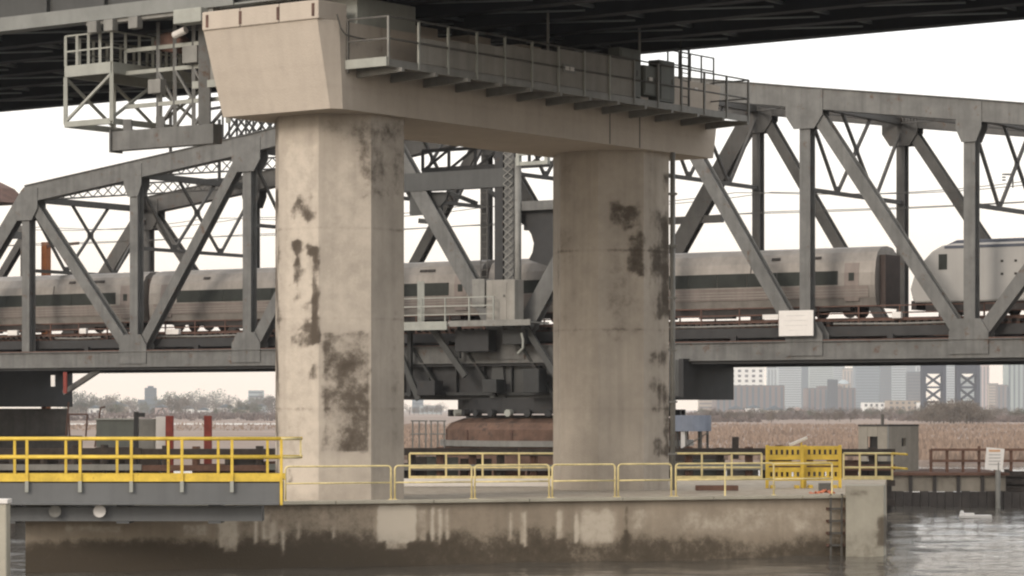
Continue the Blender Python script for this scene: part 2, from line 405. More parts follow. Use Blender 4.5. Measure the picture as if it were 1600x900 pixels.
def column(C, s0):
    mb = MB(); V = []; Fc = []; n = 8; sub = 15; nzz = 150; z0, z1 = ZT, 15.13
    Rr = 2.31; a0 = math.atan2(PF.y, PF.x) + R(22.5)
    ring = []
    for k in range(n):
        p = Vector((math.cos(a0 + k * R(45)), math.sin(a0 + k * R(45)), 0)) * Rr; q = Vector((math.cos(a0 + (k + 1) * R(45)), math.sin(a0 + (k + 1) * R(45)), 0)) * Rr
        for i in range(sub): ring.append(p.lerp(q, i / sub))
    m = len(ring)
    for j in range(nzz + 1):
        z = z0 + (z1 - z0) * j / nzz
        for p in ring: V.append((C.x + p.x, C.y + p.y, z))
    for j in range(nzz):
        for i in range(m): Fc.append((j * m + i, j * m + (i + 1) % m, (j + 1) * m + (i + 1) % m, (j + 1) * m + i))
    mb.add(V, Fc)
    return mb.build('column', M['concrete'], pier)
col1 = column(C1, 0); C2 = PP(16.45, 0, 0); col2 = column(C2, 1)
def wcol1(px, py, p, n):
    px += 2.2 * nz(p, 1.9) + 2.0 * nz(p, 5.0); py += 9 * nz(p, 1.3) + 5 * nz(p, 4.0)
    if n.y > 0.3: return 0.1, 0
    d = 0.05 + 0.08 * nz(p, 0.7) + 0.05 * nz(p, 2.2)
    l = 0.0
    d += 0.30 * rect(px, py, 420, 180, 441, 790, 3) * (0.6 + 0.6 * nz(p, 1.0))
    d += 0.16 * rect(px, py, 420, 180, 640, 212, 10) + 0.30 * rect(px, py, 556, 196, 634, 312, 8) * (0.8 + 0.8 * nz(p, 1.1)) + 0.10 * rect(px, py, 505, 200, 560, 280, 14)  # darker band under the cap and darker upper right
    d += 0.10 * rect(px, py, 586, 300, 640, 700, 5) * (0.9 + nz(p, 0.9))  # right-hand face darker: its shade put into the colour
    d += 0.62 * rect(px, py, 454, 308, 492, 346, 9) * (0.75 + 0.8 * nz(p, 2.6)) + 0.95 * rect(px, py, 456, 378, 472, 400, 5) + 0.9 * rect(px, py, 479, 378, 497, 404, 5) + 0.5 * rect(px, py, 461, 398, 467, 416, 3)
    d += 0.85 * rect(px, py, 487, 405, 499, 540, 2.5) * (0.85 + 0.9 * nz(p, 1.7)) + 0.5 * rect(px, py, 459, 410, 470, 470, 4) * (0.7 + nz(p, 2.2)) + 0.5 * rect(px, py, 426, 300, 436, 780, 3) * (0.4 + 1.2 * nz(p, 0.9)) + 0.62 * rect(px, py, 458, 505, 497, 541, 6) * (0.8 + 0.8 * nz(p, 2.0)) + 0.35 * rect(px, py, 460, 415, 490, 500, 8) * (0.5 + 1.2 * nz(p, 1.9))
    d += 0.42 * rect(px, py, 503, 516, 579, 708, 2.5) * (0.95 + 0.8 * nz(p, 1.6)) + 0.18 * rect(px, py, 530, 560, 576, 600, 10)
    d += 0.4 * rect(px, py, 482, 570, 496, 592, 5) + 0.35 * rect(px, py, 450, 440, 457, 760, 2) * (0.4 + nz(p, 1.4))
    l += 0.40 * rect(px, py, 444, 220, 497, 770, 6) + 0.34 * rect(px, py, 503, 240, 584, 512, 8) + 0.25 * rect(px, py, 444, 720, 640, 790, 10)  # left and front faces paler: light from the left put into the colour
    d = d * (0.5 if l > 0.2 and d < 0.3 else 1)
    for zz in (5.2, 8.25, 11.3): d += 0.22 * max(0, 1 - abs(p.z - zz) / 0.08)
    d += 0.30 * max(0, nz(Vector((p.x * 1.4 + p.y, 0, p.z * 0.05)), 2.0) - 0.18) * (1.3 - 0.04 * p.z)
    return d, l
paint(col1, wcol1)
def wcol2(px, py, p, n):
    px += 4 * nz(p, 1.9) + 2.5 * nz(p, 5.0); py += 14 * nz(p, 1.3) + 6 * nz(p, 4.0)
    if n.y > 0.3: return 0.1, 0
    d = 0.04 + 0.07 * nz(p, 0.7) + 0.05 * nz(p, 2.2)
    d += 0.55 * rect(px, py, 950, 318, 1006, 356, 4) * (0.9 + 0.6 * nz(p, 1.5)) + 0.55 * rect(px, py, 984, 362, 1008, 434, 5) * (0.9 + 0.8 * nz(p, 1.5)) + 0.2 * rect(px, py, 946, 360, 1004, 530, 8)
    d += 0.5 * rect(px, py, 1036, 270, 1047, 720, 3) * (0.5 + 1.2 * nz(p, 0.8)) + 0.55 * rect(px, py, 1016, 330, 1046, 500, 6) * (0.8 + 0.9 * nz(p, 1.2)) + 0.42 * rect(px, py, 1015, 550, 1044, 642, 7) * (0.7 + 1.0 * nz(p, 1.4)) + 0.4 * rect(px, py, 1018, 690, 1042, 714, 5)
    d += 0.2 * rect(px, py, 866, 250, 896, 530, 5) * (0.8 + nz(p, 1.0)) + 0.1 * rect(px, py, 860, 230, 1050, 300, 20)  # darker edge face and darker band under the cap
    l = 0.22 * rect(px, py, 897, 290, 946, 680, 4)  # one face paler over most of its height
    for zz in (5.2, 8.25, 11.3): d += 0.22 * max(0, 1 - abs(p.z - zz) / 0.08)
    d += 0.30 * max(0, nz(Vector((p.x * 1.4 + p.y, 3, p.z * 0.05)), 2.0) - 0.18)
    return d, l
paint(col2, wcol2)
# construction joint seams cast into both columns
a0 = math.atan2(PF.y, PF.x) + R(22.5)
# cap beam
mb = MB()
B = lambda s, o, z: PP(s, o, z)
zb, zt = 15.13, 18.03
b0, b1_, t0_, t1_ = -3.15, 19.95, -3.75, 20.5
ch = 0.55
pb = [(b0, -2.5), (b0, 2.5 - 0.25), (b0 + 0.35, 2.5), (b1_, 2.5), (b1_, -2.5)]
pt = [(t0_, -2.85), (t0_, 2.45 - 0.25), (t0_ + 0.75, 2.5), (t1_, 2.5), (t1_, -2.85)]
nn = [40, 8, 160, 30, 30]
for i in range(5):
    j = (i + 1) % 5
    mb.grid(B(*pb[i], zb), B(*pb[j], zb), B(*pt[j], zt), B(*pt[i], zt), nn[i], 24)
mb.add([B(*p, zb) for p in reversed(pb)], [tuple(range(5))])
mb.add([B(*p, zt) for p in pt], [tuple(range(5))])
capo = mb.build('cap_beam', M['cap'], pier)
def wcap(px, py, p, n):
    d = 0.05 + 0.05 * nz(p, 0.5) + 0.10 * rect(px, py, 540, 150, 1130, 260, 30) * max(0, nz(Vector((p.x, p.y, p.z * 0.2)), 1.2) + 0.2)
    d += 0.1 * rect(px, py, 540, 0, 800, 130, 10)  # cap side darker behind the walkway
    for zz in (15.85, 16.6, 17.35): d += 0.10 * max(0, 1 - abs(p.z - zz) / 0.09)
    d += 0.45 * max(0, nz(Vector((p.x * 1.5 + p.y * 1.5, 0, p.z * 0.1)), 1.6) - 0.2) * max(0, min(1, (p.z - 15.4) / 2.0))
    l = 0.1 * rect(px, py, 330, 130, 520, 185, 30)
    return d, l
paint(capo, wcap)
for sa in (12.75, 14.75):      # two dark seams in the cap beside the second column
    MB().beam(PP(sa, 2.505, 15.15), PP(sa, 2.505, 16.4), 0.05, 0.02, PE).build('seam', M['rail_dark'], pier)
# upstand blocks along the end of the cap
for k in range(3):
    o0 = -2.86 + k * 1.73; o1 = o0 + 1.70
    MB().prism([PP(t0_ - 0.06, o0, zt), PP(t0_ - 0.06, o1, zt), PP(t0_ + 1.4, o1, zt), PP(t0_ + 1.4, o0, zt)], (0, 0, 0.62 )).build('upstand', M['cap'], pier, bev=0.03)
for o0 in (-2.62, -1.12, 0.55, 2.08):
    MB().box(PP(t0_ - 0.065, o0, zt + 0.30), (0.03, 0.11, 0.42), (PE, Vector((-PE.y, PE.x, 0)))).build('anchor_slot', M['rusty'], pier)
# girder seats
for k in range(2, 7):
    s_ = -2.4 + 18.8 * k / 6
    MB().box(PP(s_ if k else -2.0, 0, 18.36 + (0.31 if k == 0 else 0)), (1.3 if k else 0.8, 1.5, 0.655 if k else 0.05), (PE, Vector((-PE.y, PE.x, 0)))).build('girder_seat', M['cap'], pier)
MB().prism([PP(-1.9, -2.3, zt + .01), PP(1.25, -2.3, zt + .01), PP(1.25, 2.36, zt + .01), PP(-1.9, 2.36, zt + .01)], (0, 0, 0.93)).build('bearing_plinth', M['platform'], pier, bev=0.03)
# end block beside the ladder
EB0, EB1 = FA + fd * 28.95, FB + fd * 0.12
mb = MB()
poly = [Vector((11.78, 99.33, -1.4)), Vector((13.17, 99.8, -1.4)), Vector((13.55, 102.0, -1.4)), Vector((12.05, 101.85, -1.4))]
for i in range(4):
    a, b_ = poly[i], poly[(i + 1) % 4]
    mb.grid(a, b_, up(b_, 2.5), up(a, 2.5), 18, 40)
mb.grid(*[up(p, 2.5) for p in poly], 6, 6)
blk = mb.build('end_block', M['block'], pier)
def wblk(px, py, p, n):
    d = 0.05 + 0.08 * nz(p, 1.0) + 0.5 * rect(px, py, 1300, 828, 1373, 900, 6) * 0.55 + 0.75 * rect(px, py, 1372, 806, 1400, 854, 5) + 0.3 * rect(px, py, 1310, 765, 1358, 776, 3)
    return d, 0.1
paint(blk, wblk)
# conduit on the second column
mb = MB(); cx = pix(C2)[0]
pp = at(1051, 700, 108.4)
mb.tube([(pp.x, pp.y, ZT), (pp.x, pp.y, 15.1)], 0.10, 8)
mb.build('conduit', M['walkway'], pier, smooth=True)
for z in (3.5, 5.5, 7.5, 9.5, 11.5, 13.5): MB().box((pp.x, pp.y - 0.02, z), (0.34, 0.26, 0.08)).build('conduit_clip', M['walkway'], pier)

# ------------------------------------------------------------------ road deck overhead
deck = thing('road_bridge', 'dark steel girder road deck passing high overhead across the concrete pier', 'road bridge', PP(7, 0, 19.0))
O0, O1 = -75.0, 46.0
LT = Vector((-PE.y, PE.x, 0))
NG = 7
for k in range(NG):
    s_ = -2.4 + 18.8 * k / (NG - 1)
    edge = k in (0, NG - 1)
    gm = M['girder'] if k == 0 else M['underside']  # inner girders take the painted-in shade of the underside
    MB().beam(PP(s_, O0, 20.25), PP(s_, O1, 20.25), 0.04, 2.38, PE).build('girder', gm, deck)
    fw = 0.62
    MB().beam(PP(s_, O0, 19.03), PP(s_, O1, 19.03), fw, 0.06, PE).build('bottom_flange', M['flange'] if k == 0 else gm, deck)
MB().beam(PP(-2.74, O0, 19.24), PP(-2.74, -2.4, 19.24), 0.05, 0.50, PE).build('fascia_channel', M['flange'], deck)
for k in range(NG):       # web stiffeners
    if k in (0,):
        for o in [x * 2.9 for x in range(-24, 14)]:
            s_ = -2.4
            MB().box(PP(s_ - 0.10, o, 20.25), (0.16, 0.03, 2.34), (PE, LT)).build('stiffener', M['girder'], deck)
for o in [x * 5.8 for x in range(-12, 8)]:      # cross frames and flat bracing between the girders
    for k in range(NG - 1):
        s0, s1 = -2.4 + 18.8 * k / 6, -2.4 + 18.8 * (k + 1) / 6
        mb = MB(); mid = (s0 + s1) / 2
        mb.beam(PP(s0 + 0.05, o, 19.35), PP(s1 - 0.05, o, 19.35), 0.12, 0.12)
        mb.beam(PP(s0 + 0.05, o, 19.5), PP(mid, o, 21.2), 0.09, 0.09); mb.beam(PP(mid, o, 21.2), PP(s1 - 0.05, o, 19.5), 0.09, 0.09)
        mb.build('cross_frame', M['brace'], deck)
        MB().beam(PP(s0 + 0.3, o + 0.2, 19.2), PP(s1 - 0.3, o + 5.6, 19.2), 0.14, 0.05).build('lateral_brace', M['brace'], deck)
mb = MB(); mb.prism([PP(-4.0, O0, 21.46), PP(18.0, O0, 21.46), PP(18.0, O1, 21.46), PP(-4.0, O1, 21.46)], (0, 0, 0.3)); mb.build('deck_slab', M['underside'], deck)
for s_ in (-3.9, 17.9): MB().beam(PP(s_, O0, 22.2), PP(s_, O1, 22.2), 0.25, 0.9, PE).build('parapet', M['cap'], deck)
for k in range(NG):
    s_ = -2.4 + 18.8 * k / 6
    if k > 1: MB().box(PP(s_, 0, 18.845), (0.5, 0.7, 0.30), (PE, LT)).build('bearing', M['steel_dark'], deck)
# grey bearing housing and bracket at the near corner, rusty junction
MB().box(PP(-2.72, -4.3, 18.75), (0.6, 1.3, 0.5), (PE, LT)).build('bearing_housing', M['platform'], deck, bev=0.03)
MB().beam(PP(-2.5, -9.5, 18.93), PP(-2.5, -3.4, 18.93), 0.35, 0.14, PE).build('utility_duct', M['walkway'], deck)
for o in (-9.0, -8.2, -7.0): MB().box(PP(-2.75, o, 18.75), (0.3, 0.45, 0.42), (PE, LT)).build('junction_box', M['walkway'], deck, bev=0.03)

# ------------------------------------------------------------------ inspection walkway along the cap
wk = thing('inspection_walkway', 'long grey railed walkway with screen panels bracketed along the side of the pier cap', 'walkway', PP(8, 3.4, 16.5))
ws0, ws1, wo0, wo1, wz = -2.62, 19.75, 2.52, 4.27, 16.62
MB().prism([PP(ws0, wo0, wz), PP(ws1, wo0, wz), PP(ws1, wo1, wz), PP(ws0, wo1, wz)], (0, 0, 0.06)).build('walkway_deck', M['walkway'], wk)
MB().beam(PP(ws0, wo1 - 0.03, wz - 0.09), PP(ws1, wo1 - 0.03, wz - 0.09), 0.07, 0.20, PF).build('edge_beam', M['walkway'], wk)
MB().beam(PP(ws0 - 0.04, wo0, wz - 0.03), PP(ws0 - 0.04, wo1, wz - 0.03), 0.09, 0.30, PE).build('end_beam', M['platform'], wk)
nb = 13
for k in range(nb):
    s_ = ws0 + 0.5 + (ws1 - ws0 - 0.9) * k / (nb - 1)
    mb = MB(); mb.prism([PP(s_, wo0, wz - 0.01), PP(s_, wo1 + 0.18, wz - 0.20), PP(s_, wo1 + 0.18, wz - 0.32), PP(s_, wo0, wz - 0.40)], PE * 0.14)
    mb.build('bracket', M['walkway'], wk)
npost = 15; ph = 1.45
posts = [ws0 + 0.03 + (ws1 - ws0 - 0.06) * k / (npost - 1) for k in range(npost)]
for k, s_ in enumerate(posts):
    MB().beam(PP(s_, wo1, wz - 0.16), PP(s_, wo1, wz + ph), 0.07, 0.07, PE).build('post', M['platform'] if 0 < k < 9 else M['walkway'], wk)
MB().beam(PP(ws0, wo0 + 0.05, wz - 0.3), PP(ws0, wo0 + 0.05, wz + ph + 0.05), 0.07, 0.07, PE).build('post', M['rail_dark'], wk)
for hh in (ph, ph * 0.5):
    mb = MB(); mb.tube([PP(ws0, wo0 + 0.05, wz + hh), PP(ws0, wo1, wz + hh), PP(posts[9], wo1, wz + hh)], 0.036, 6); mb.build('rail', M['rail_dark'], wk)
    mb = MB(); mb.tube([PP(posts[9], wo1, wz + hh), PP(ws1, wo1, wz + hh), PP(ws1, wo0, wz + hh)], 0.032, 6); mb.build('rail', M['rail_dark'], wk)
for k in range(1, 9):      # solid screens between posts
    lo = 0.08; hi = (0.8, 0.92, 1.0, 1.08, 1.2, 1.25, 1.38, 1.42, 1.40)[k]
    a, b_ = posts[k] + 0.03, posts[k + 1] - 0.03
    MB().box(PP((a + b_) / 2, wo1 - 0.045, wz + (lo + hi) / 2), (b_ - a, 0.03, hi - lo), (PE, LT)).build('screen_panel', M['screen'], wk)
# equipment cabinets on the walkway
for (s0, s1, h0, h1) in ((10.9, 12.3, 0.1, 1.85), (12.5, 13.4, 0.25, 1.35), (13.55, 14.6, 0.1, 1.65)):
    c = MB().box(PP((s0 + s1) / 2, wo1 - 0.33, wz + (h0 + h1) / 2), (s1 - s0, 0.5, h1 - h0), (PE, LT)).build('cabinet', M['cabinet'], wk, bev=0.02)
    MB().box(PP((s0 + s1) / 2, wo1 - 0.067, wz + (h0 + h1) / 2), ((s1 - s0) * 0.86, 0.03, (h1 - h0) * 0.88), (PE, LT)).build('cabinet_door', M['cabinet'], c)
    MB().box(PP(s1 - (s1 - s0) * 0.2, wo1 - 0.045, wz + (h0 + h1) / 2), (0.05, 0.03, 0.2), (PE, LT)).build('handle', M['rail_dark'], c)
for (s_, z_) in ((16.0, 0.75), (12.9, 0.85)): MB().box(PP(s_, wo1 - 0.03, wz + z_), (0.22, 0.03, 0.13), (PE, LT)).build('tag_plate', M['white'], wk)
plate = tag(MB().box(PP(7.6, wo1 + 0.015, wz + 0.72), (0.75, 0.02, 0.30), (PE, LT)).build('notice_plate', M['walkway'], org=PP(7.6, wo1, wz + 0.72)), 'small notice plate fixed to the dark screen panels of the high walkway', 'sign')
for q in range(2): MB().box(PP(7.47 + 0.3 * q, wo1 + 0.028, wz + 0.72), (0.24, 0.012, 0.13), (PE, LT)).build('plate_print', M['white'], plate)
# conduits that rise from the walkway to the deck
for (s_, h_) in ((6.6, 2.7), (12.4, 2.9)):
    MB().tube([PP(s_, wo1 - 0.2, wz + 0.1), PP(s_, wo1 - 0.2, wz + h_)], 0.05, 6).build('riser_pipe', M['walkway'], wk)
# ladder and uprights at the far end of the walkway
ld = thing('access_ladder', 'dark ladder rising from the far end of the walkway to the road deck', 'ladder', PP(16.6, 3.2, wz))
for ds in (0, 0.55):
    MB().tube([PP(16.4 + ds, 3.3, wz), PP(16.4 + ds, 3.3, 19.4)], 0.045, 6).build('stringer', M['rail_dark'], ld)
for k in range(9): MB().tube([PP(16.4, 3.3, wz + 0.3 * (k + 1)), PP(16.95, 3.3, wz + 0.3 * (k + 1))], 0.022, 5).build('rung', M['rail_dark'], ld)
# handrails on top of the cap beyond the deck
hr = thing('cap_handrail', 'thin dark handrail on top of the cap past the road deck', 'handrail', PP(18.5, 2, 18.03))
for s_ in (17.0, 17.8, 18.6, 19.4, 20.3): MB().tube([PP(s_, 2.3, 18.03), PP(s_, 2.3, 19.15)], 0.035, 6).build('post', M['rail_dark'], hr)
for z_ in (18.6, 19.13): MB().tube([PP(17.0, 2.3, z_), PP(20.3, 2.3, z_)], 0.03, 6).build('rail', M['rail_dark'], hr)
# pipe loop on the near corner of the cap
pl = MB(); pl.tube([PP(-3.25, 2.62, 18.2), PP(-3.1, 2.66, 17.75), PP(-2.9, 2.7, 17.55), PP(-2.3, 2.75, 17.5), PP(-1.9, 2.75, 17.5)], 0.03, 6)
tag(pl.build('drain_hose', M['rail_dark'], org=PP(-2.5, 2.6, 17.5)), 'thin dark hose sagging across the chamfered corner of the cap', 'hose')

# ------------------------------------------------------------------ service platform beside the cap
sp_ = thing('service_platform', 'pale grey railed steel cage platform hung beside the pier cap', 'platform', PP(-2.3, -8.6, 16.0))
cz0, cz1 = 15.45, 17.35
s0, s1 = -2.3, 2.6; o1, o0 = -8.6, -10.9
cor = {(0, 0): (s0, o0), (0, 1): (s0, o1), (1, 1): (s1, o1), (1, 0): (s1, o0)}
for (a, b_) in (((0, 0), (0, 1)), ((0, 1), (1, 1)), ((1, 1), (1, 0)), ((1, 0), (0, 0))):
    pa, pb_ = cor[a], cor[b_]
    MB().beam(PP(*pa, cz1), PP(*pb_, cz1), 0.12, 0.40).build('deck_beam', M['platform'], sp_)
    MB().beam(PP(*pa, cz0), PP(*pb_, cz0), 0.14, 0.20).build('bottom_beam', M['platform'], sp_)
    for f_ in ((0, 0.5) if abs(pa[0] - pb_[0]) > 1 else (0,)):
        p0 = (pa[0] + (pb_[0] - pa[0]) * f_, pa[1] + (pb_[1] - pa[1]) * f_)
        st = 0.5 if abs(pa[0] - pb_[0]) > 1 else 1
        p1 = (pa[0] + (pb_[0] - pa[0]) * (f_ + st), pa[1] + (pb_[1] - pa[1]) * (f_ + st))
        MB().beam(PP(*p0, cz0), PP(*p0, cz1 - 0.2), 0.14, 0.14).build('hanger', M['platform'], sp_)
        MB().beam(PP(*p0, cz0 + 0.1), PP(*p1, cz1 - 0.22), 0.09, 0.09).build('diagonal_brace', M['platform'], sp_)
    nps = 7 if abs(pa[0] - pb_[0]) > 1 else 4
    for k in range(nps):
        q = k / nps
        p = (pa[0] + (pb_[0] - pa[0]) * q, pa[1] + (pb_[1] - pa[1]) * q)
        MB().beam(PP(*p, cz1 + 0.2), PP(*p, cz1 + 1.28), 0.10, 0.10).build('post', M['platform'], sp_)
    for hh in (0.72, 1.28): MB().beam(PP(*pa, cz1 + hh), PP(*pb_, cz1 + hh), 0.055, 0.055).build('rail', M['platform'], sp_)
MB().prism([PP(s0, o0, cz1 + 0.16), PP(s1, o0, cz1 + 0.16), PP(s1, o1, cz1 + 0.16), PP(s0, o1, cz1 + 0.16)], (0, 0, 0.04)).build('floor_plate', M['walkway'], sp_)
MB().beam(PP(-1.9, -8.75, 14.75), PP(-1.9, -3.9, 14.75), 0.45, 0.68, PE).build('support_beam', M['steel'], sp_)
MB().beam(PP(-1.9, -8.82, 14.75), PP(-1.9, -8.75, 14.75), 0.62, 0.80, PE).build('end_plate', M['steel'], sp_)
MB().beam(PP(-1.9, -4.5, 15.1), PP(-1.9, -4.5, 18.9), 0.40, 0.40).build('hanger_column', M['steel'], sp_)
MB().beam(PP(-1.9, -3.4, 15.1), PP(-1.9, -3.4, 18.3), 0.16, 0.16).build('hanger', M['platform'], sp_)
MB().beam(PP(-1.9, -5.0, 16.5), PP(-1.9, -2.6, 16.5), 0.2, 0.25, PE).build('tie_beam', M['platform'], sp_)
for o in (-8.2, -6.6): MB().beam(PP(-1.9, o, 15.1), PP(-1.9, o, 15.5), 0.3, 0.3).build('spacer', M['steel'], sp_)
for o in (-7.0, -6.2, -5.3): MB().beam(PP(-1.6, o, 15.1), PP(-1.6, o, 18.9), .13, .13).build('hanger', M['steel'], sp_)
for z in (16.0, 17.2, 18.0): MB().beam(PP(-1.6, -8.6, z), PP(-1.6, -2.9, z), .1, .14, PE).build('cable_tray', M['platform'], sp_)
for (oa, ob) in ((-7.0, -6.2), (-6.2, -5.3), (-5.3, -4.5), (-4.5, -3.4)):
    MB().beam(PP(-1.6, oa, 15.1), PP(-1.6, ob, 16.0), .09, .09).build('diagonal_brace', M['steel'], sp_); MB().beam(PP(-1.6, oa, 17.2), PP(-1.6, ob, 16.0), .09, .09).build('diagonal_brace', M['steel'], sp_)
for (o, z, a_, b_) in ((-5.2, 17.6, .7, .6), (-4.1, 17.0, .5, .9), (-6.9, 16.6, .6, .5)): MB().box(PP(-1.75, o, z), (.35, a_, b_), (PE, LT)).build('equipment_box', M['walkway'], sp_, bev=.02)
mb = MB(); mb.prism([PP(-1.6, -7.1, 17.9), PP(-1.6, -6.2, 17.75), PP(-1.6, -5.9, 18.2), PP(-1.6, -6.3, 18.55), PP(-1.6, -7.0, 18.5), PP(-1.6, -7.3, 18.2)], PE * 0.6)
tag(mb.build('tarpaulin_bundle', M['rusty'], org=PP(-2, -6.6, 17.5), bev=0.12), 'dull brown covered bundle on the railed cage platform beside the cap', 'bundle')
mb = MB(); mb.tube([PP(-2.0, -5.85, 18.3), PP(-2.0, -5.3, 18.45)], 0.13, 10)
tag(mb.build('white_float', M['white'], org=PP(-2.2, -5.3, 18.4), smooth=False), 'pale rounded canister beside the brown bundle on the cage platform', 'canister')

# ------------------------------------------------------------------ railway swing bridge
W = 12.3
sb = thing('swing_bridge', 'grey steel truss railway swing bridge with sloping top chords behind the pier', 'railway bridge', BP(0, W / 2, 3.5))
T = [-48, -38.8, -29.3, -19.9, -10, 0, 10, 19.7, 29.6, 39, 48]
TOPZ = {-38.8: 19.65, -29.3: 20.85, -19.9: 22.05, -10: 23.5, 0: 24.4, 10: 23.9, 19.7: 22.6, 29.6: 21.35, 39: 20.1}
ZB = 8.5
def topz(t): return TOPZ[t]
for wd, near in ((0, True), (W, False)):
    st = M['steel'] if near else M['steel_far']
    tops = [t for t in T if t in TOPZ]
    for a, b_ in zip(tops, tops[1:]):
        mb = MB(); mb.beam(BP(a, wd, topz(a)), BP(b_, wd, topz(b_)), 0.74, 1.12, BN)
        mb.beam(BP(a, wd, topz(a) + 0.58), BP(b_, wd, topz(b_) + 0.58), 0.95, 0.04, BN); mb.beam(BP(a, wd, topz(a) - 0.58), BP(b_, wd, topz(b_) - 0.58), 0.86, 0.04, BN)
        mb.build('top_chord', st, sb)
    for a, b_ in zip(T, T[1:]):
        mb = MB(); mb.beam(BP(a, wd, ZB), BP(b_, wd, ZB), 0.70, 0.95, BN); mb.beam(BP(a, wd, ZB + 0.5), BP(b_, wd, ZB + 0.5), 0.95, 0.05, BN); mb.beam(BP(a, wd, ZB - 0.5), BP(b_, wd, ZB - 0.5), 0.95, 0.05, BN)
        mb.build('bottom_chord', st, sb)
        MB().beam(BP(a, wd, ZB - 0.61), BP(b_, wd, ZB - 0.61), 0.6, 0.16, BN).build('lower_flange', M['steel_dark'], sb)
        MB().beam(BP(a, wd, ZB + 0.56), BP(b_, wd, ZB + 0.56), 0.8, 0.06, BN).build('chord_cap', M['rusty'], sb)
    for t in T[1:-1]:
        h = 0.66 if near else 0.52
        MB().hsec(BP(t, wd, ZB + 0.5), BP(t, wd, topz(t) - 0.55), 0.62, h, BN).build('vertical_post', st, sb)
    DG = [(-48, 'b', -38.8, 't', 1.0), (-38.8, 't', -29.3, 'b', 0.72), (-19.9, 't', -29.3, 'b', 0.66), (-10, 't', -19.9, 'b', 0.8), (-10, 't', 0, 'b', 1.0), (10, 't', 0, 'b', 1.1),
          (10, 't', 19.7, 'b', 0.74), (19.7, 't', 29.6, 'b', 0.72), (39, 't', 29.6, 'b', 0.72), (48, 'b', 39, 't', 1.0)]
    for (a, ka, b_, kb, h) in DG:
        pa = BP(a, wd, topz(a) if ka == 't' else ZB); pb_ = BP(b_, wd, topz(b_) if kb == 't' else ZB)
        if not near and h < 0.9: h *= 0.85
        MB().hsec(pa, pb_, 0.60, h, BN).build('diagonal_brace', st, sb)
    for t in T[1:-1]:           # gusset plates
        for sgn in (-1, 1):
            o = 0.375 * sgn
            mb = MB(); z = topz(t)
            big = 1.15 if t in (-19.9, -10, 10, 19.7, -38.8, 39) else 0.75
            mb.prism([BP(t - big, wd + o, z + (0.4 if t > -38 else -0.75)), BP(t - 0.1, wd + o, z + 0.45), BP(t + big, wd + o, z + (0.4 if t < 38 else -0.75)), BP(t + big, wd + o, z - 1.0), BP(t + big * 0.55, wd + o, z - 1.75), BP(t - big * 0.55, wd + o, z - 1.75), BP(t - big, wd + o, z - 1.0)], BN * (0.05 * sgn))
            mb.build('gusset_plate', st, sb)
            if t in (-29.3, 29.6, 0, -19.9, 19.7):
                mb = MB(); bg = 1.15
                mb.prism([BP(t - bg, wd + o, ZB - 0.3), BP(t + bg, wd + o, ZB - 0.3), BP(t + bg, wd + o, ZB + 0.9), BP(t + bg * 0.6, wd + o, ZB + 1.6), BP(t - bg * 0.6, wd + o, ZB + 1.6), BP(t - bg, wd + o, ZB + 0.9)], BN * (0.05 * sgn))
                mb.build('gusset_plate', st, sb)
# sway frames across the track
for t in T[1:-1]:
    zt_ = topz(t) - 0.3; zs = topz(t) - 5.1
    MB().beam(BP(t, 0.3, zs), BP(t, W - 0.3, zs), 0.26, 0.22).build('sway_strut', M['steel_far'], sb)
    MB().beam(BP(t, 0.3, zt_), BP(t, W - 0.3, zt_), 0.4, 0.4).build('top_strut', M['steel_far'], sb)
    wa, wb_ = W * 0.30, W * 0.70
    for (p, q) in (((0.3, zt_ - 0.6), (wa, zs)), ((wa, zs), (W * 0.66, zt_)), ((W * 0.34, zt_), (wb_, zs)), ((wb_, zs), (W - 0.3, zt_ - 0.6))):
        MB().beam(BP(t, *p), BP(t, *q), 0.16, 0.16).build('sway_brace', M['steel_far'], sb)
    for wn in (wa, wb_, W / 2):
        MB().box(BP(t, wn, zs + 0.15 if wn != W / 2 else (zs + (zt_ - zs) * 0.555)), (0.08, 0.55, 0.5), (BU, BN)).build('node_plate', M['steel_far'], sb)
tops = [t for t in T if t in TOPZ]
for a, b_ in zip(tops, tops[1:]):     # top laterals, each a small laced strut
    for (wa, wb_) in ((0.3, W - 0.3), (W - 0.3, 0.3)):
        mb = MB(); pa, pb_ = BP(a, wa, topz(a)), BP(b_, wb_, topz(b_))
        for dz in (0.22, -0.22): mb.beam(pa + Vector((0, 0, dz * 1.7)), pb_ + Vector((0, 0, dz * 1.7)), 0.2, 0.10)
        n = 22
        for k in range(n):
            z0_, z1_ = (0.37, -0.37) if k % 2 else (-0.37, 0.37)
            mb.beam(pa.lerp(pb_, k / n) + Vector((0, 0, z0_)), pa.lerp(pb_, (k + 1) / n) + Vector((0, 0, z1_)), 0.06, 0.07); mb.beam(pa.lerp(pb_, k / n) + Vector((0, 0, z1_)), pa.lerp(pb_, (k + 1) / n) + Vector((0, 0, z0_)), 0.06, 0.07)
        mb.build('top_lateral', M['steel_far'], sb)
